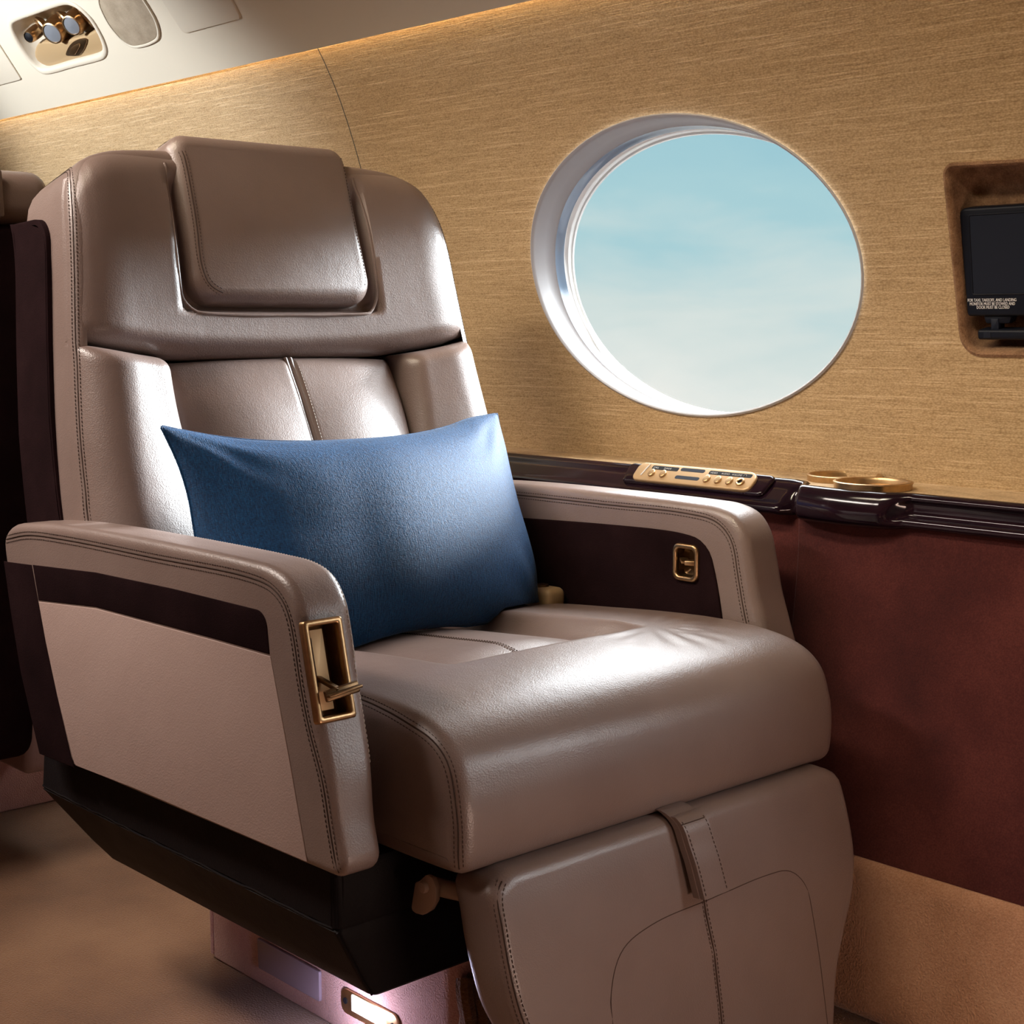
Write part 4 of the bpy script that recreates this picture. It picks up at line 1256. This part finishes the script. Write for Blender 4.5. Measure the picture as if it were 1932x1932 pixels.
# tan lower wall of the recess
def ch(u, v): return A(ceil_hit(u, v))
lowq = [ch(u / 6.44, v / 6.44) for u, v in [(430, 560), (700, 540), (1000, 460), (1215, 400), (1250, 600), (1180, 680), (900, 755), (560, 845), (460, 800), (400, 740)]]
lowq = smooth(lowq, 50, True)
V, F = prism(lowq, -.020, -.006, .001, .004, CPT, seg=3); make('tan_face', V, F, M_TANPLASTIC, UNIT)
nn_c = A(CPT(-2.6, .12, .01)) - A(CPT(-2.6, .12, 0)); nn_c /= np.linalg.norm(nn_c)
for i, (us, vs_, ul, vl, r, lens) in enumerate([(480, 395, 372, 430, .0100, M_SLOT), (760, 325, 655, 385, .0185, M_LENS), (1000, 240, 890, 290, .0170, M_LENS)]):
    c = A(CPT(*ch(us / 6.44, vs_ / 6.44), -.012))          # socket centre, sunk in the recess
    e = A(CPT(*ch(ul / 6.44, vl / 6.44), .006))            # where the lens looks out
    k = e - c; k /= np.linalg.norm(k)
    d = k * .50 + A([.84, -.46, -.28]) * .80; d /= np.linalg.norm(d)      # swivelled towards the cabin
    L = .036; b0 = e - d * L
    V, F = lathe([(.0001, -.010), (.016, -.009), (.0235, -.003), (.0245, .001), (.0230, .0035), (.0205, .0035), (.0195, .000)], c, nn_c * .75 + k * .35, 32)
    g = make('swivel_nozzle', V, F, M_BRONZE, UNIT)
    V, F = lathe([(r * .95, -.012), (r * 1.25, L * .25), (r * 1.20, L * .7), (r * 1.06, L - .001), (r * .95, L), (r * .92, L - .002)], b0, d, 28); make('barrel', V, F, M_BRONZE, g)
    V, F = lathe([(r * .93, L - .002), (r * .6, L - .0006), (.0001, L)], b0, d, 24); make('lens', V, F, lens, g)
dq = [ch(u / 6.44, v / 6.44) for u, v in [(785, 690), (800, 620), (870, 530), (1000, 490), (1035, 495), (1020, 580), (960, 680), (930, 698)]]
V, F = prism(smooth(dq, 40, True), -.008, -.003, .0005, .0015, CPT, seg=2); B_ = make('call_button', V, F, M_DARKBRONZE, UNIT)
dq = [ch(u / 6.44, v / 6.44) for u, v in [(830, 680), (850, 600), (880, 570), (965, 530), (960, 580), (905, 675)]]
V, F = prism(rounded(dq, .002, 3), -.004, -.0005, .0003, .001, CPT, seg=2); make('push_plate', V, F, M_BRONZE, B_)
# speaker grille, hatches
gp = [ch(u / 2.76, v / 2.76) for u, v in [(515, 0), (540, 70), (580, 140), (640, 210), (690, 242), (740, 241), (800, 220), (828, 195), (828, 150), (810, 95), (780, 40), (755, 0), (715, -60), (660, -95), (590, -90), (530, -60)]]
gp = ccw(smooth(gp, 80, True)); ng = normals2(gp)
GR = thing('speaker_grille', CPT(*np.mean(gp, 0), 0), 'tan oval speaker grille in the ceiling beside the service unit', 'speaker')
V, F = prism(gp - ng * .003, -.002, .0028, .0005, .0015, CPT, seg=3); make('grille_cloth', V, F, M_GRILLE, GR)
V, F = frame_ring(gp + ng * .0015, gp - ng * .003, CPT, -.001, .0036, .001); make('rim', V, F, M_CEILPANEL, GR)
def hatch(px, label, r):
    q = [ch(*p) for p in px]
    V, F = prism(rounded(q, r, 5), -.001, .0032, .0004, .0016, CPT, seg=3)
    h = make('ceiling_hatch', V, F, M_CEILPANEL); tag(h, label, 'ceiling panel', 'flush hatches in the sloping ceiling')
hatch([(308, 0), (348, 64), (457, 35), (440, 0), (418, -40), (285, -38)], 'cream ceiling hatch right of the oval speaker grille', .010)
hatch([(0, 83), (42, 150), (0, 161), (-60, 178), (-130, 60), (-50, 30)], 'cream ceiling hatch left of the nozzle unit', .008)

# ---------------------------------------------------------------- the seat behind, back to back with the armchair
REAR = thing('aft_armchair', (-2.2, .62, -H), 'taupe armchair with a dark back shell behind the big armchair', 'armchair')
X0 = -1.985
def RB(p, q, a): return (p - .06 * (q + .3), a + (.085 * float(sstep(-.62, -.30, q)) if a > .6 else 0), q)
V, F = prism(rounded([(X0 - .17, -.60), (X0, -.60), (X0, .132), (X0 - .17, .132)], [.03, .025, .016, .016], 6), .34, .905, .012, .014, RB, seg=4, mid=6)
rs = make('back_shell', V, F, M_SUEDE, REAR)
V, F = prism(rounded([(X0 - .165, .130), (X0 - .002, .130), (X0 - .002, .205), (X0 - .165, .215)], [.03, .03, .03, .035], 8), .345, .905, .022, .026, RB, seg=6, mid=6)
hd = make('head_cushion', V, F, M_LEATHER, REAR)
LT = on(0, 372, 0, X0 + .012)
V, F = frame_ring(rounded([(LT[1] - .03, .150), (LT[1] + .010, .150), (LT[1] + .010, .196), (LT[1] - .03, .196)], .004, 4), rounded([(LT[1] - .026, .156), (LT[1] + .0065, .156), (LT[1] + .0065, .190), (LT[1] - .026, .190)], .003, 4), lambda p, q, a: (X0 + a - .06 * (q + .3), p, q), -.004, .006)
lt = make('shoulder_latch', V, F, M_BRONZE, REAR)
V, F = prism(rounded([(LT[1] - .045, .141), (LT[1] + .022, .141), (LT[1] + .022, .205), (LT[1] - .045, .205)], .004, 4), -.006, .003, .0005, .0015, lambda p, q, a: (X0 + a - .06 * (q + .3), p, q), seg=2); make('latch_plate', V, F, M_LEATHER, lt)
V, F = prism(rounded([(-2.62, -.655), (-2.06, -.655), (-2.02, -.30), (-2.035, -.232), (-2.62, -.228)], [.01, .02, .01, .04, .02], 7), .935, 1.03, .012, .012, XZ, seg=4, mid=2)
make('armrest', V, F, M_LEATHER2, REAR)
V, F = prism(rounded([(-2.60, -.46), (-2.14, -.46), (-2.14, -.34), (-2.60, -.34)], .03, 6), .42, .93, .02, .02, XZ, seg=4, mid=4)
make('seat_cushion', V, F, M_LEATHER, REAR)
V, F = prism(rounded([(-2.60, .50), (-2.25, .50), (-2.25, 1.12), (-2.60, 1.12)], .02, 5), -.764, -.44, .003, .003, XY, seg=2, mid=3)
make('pedestal', V, F, M_PEDESTAL, REAR)

# ---------------------------------------------------------------- lights
def area(name, loc, target, sx, sy, power, col, shape='RECTANGLE', spread=180):
    l = bpy.data.lights.new(name, 'AREA'); l.shape = shape; l.size = sx; l.size_y = sy; l.energy = power; l.color = col
    l.spread = math.radians(spread)
    o = bpy.data.objects.new(name, l); COL.objects.link(o)
    o.location = (loc[0], loc[1], loc[2] + H)
    d = Vector(target) - Vector(loc)
    o.rotation_euler = d.to_track_quat('-Z', 'Y').to_euler()
    return o
# daylight arriving through the windows along both walls
for cx in WIN_X:
    for f in (idy,):
        y = f(wy(WIN_Z) + .085); l = area('window_daylight', (cx, y, WIN_Z - .02), (cx, YC, WIN_Z - .02), .55, .38, 1, (1, 1, 1), 'ELLIPSE')
        l.data.cycles.is_portal = True
# daylight
sun = bpy.data.lights.new('sun', 'SUN'); sun.energy = SUN_E; sun.angle = math.radians(14); sun.color = (.90, .96, 1.0)
so = bpy.data.objects.new('sun', sun); COL.objects.link(so)
so.rotation_euler = Vector(SUN_DIR).to_track_quat('-Z', 'Y').to_euler()
fl = bpy.data.lights.new('floor_lamp_glow', 'POINT'); fl.energy = .45; fl.color = (.72, .70, 1.0); fl.shadow_soft_size = .008
flo = bpy.data.objects.new('floor_lamp_glow', fl); COL.objects.link(flo); flo.location = (-1.232, .893, -.722 + H)
# added warm fill from the aisle side, no ceiling lamp modelled
area('aisle_fill_light', (-1.75, .12, .70), (-1.50, .80, -.35), 1.5, .10, WASH_E, (1, .87, .77), spread=95)
area('wall_fill_light', (-.80, .55, .73), (-.80, 1.50, -.20), 2.6, .08, WALL_E, (1, .86, .64), spread=52)  # added fill to brighten the window wall, stands in for unseen lamps
area('foot_fill_light', (.05, .95, -.60), (-1.0, 1.12, -.55), .30, .10, FOOT_E, (1, .70, .56))  # added low fill for the footrest and kick panel, no lamp behind it
# added spot that brightens the aft part of the wall, source unseen
sp_ = bpy.data.lights.new('aft_fill_spot', 'SPOT'); sp_.energy = SPOT_E; sp_.spot_size = math.radians(62); sp_.spot_blend = .75; sp_.shadow_soft_size = .05; sp_.color = (.90, .95, 1)
s2 = bpy.data.objects.new('aft_fill_spot', sp_); COL.objects.link(s2)
s2.location = (-2.75, .35, .45 + H); s2.rotation_euler = (Vector((-2.62, 1.42, .36)) - Vector((-2.75, .35, .45))).to_track_quat('-Z', 'Y').to_euler()

# ---------------------------------------------------------------- camera, view
cam = bpy.data.cameras.new('camera'); cam.sensor_width = 36; cam.sensor_fit = 'HORIZONTAL'; cam.lens = 36 * FPX / 1932
co = bpy.data.objects.new('camera', cam); COL.objects.link(co)
R3 = Matrix([[RT[i], UV_[i], -FV[i]] for i in range(3)])
co.matrix_world = Matrix.Translation((0, 0, H)) @ R3.to_4x4()
cam.clip_start = .02
SC.camera = co
vs = SC.view_settings
vs.view_transform = 'Standard'; vs.look = 'None'; vs.exposure = EXPO; vs.gamma = 1; vs.use_curve_mapping = False
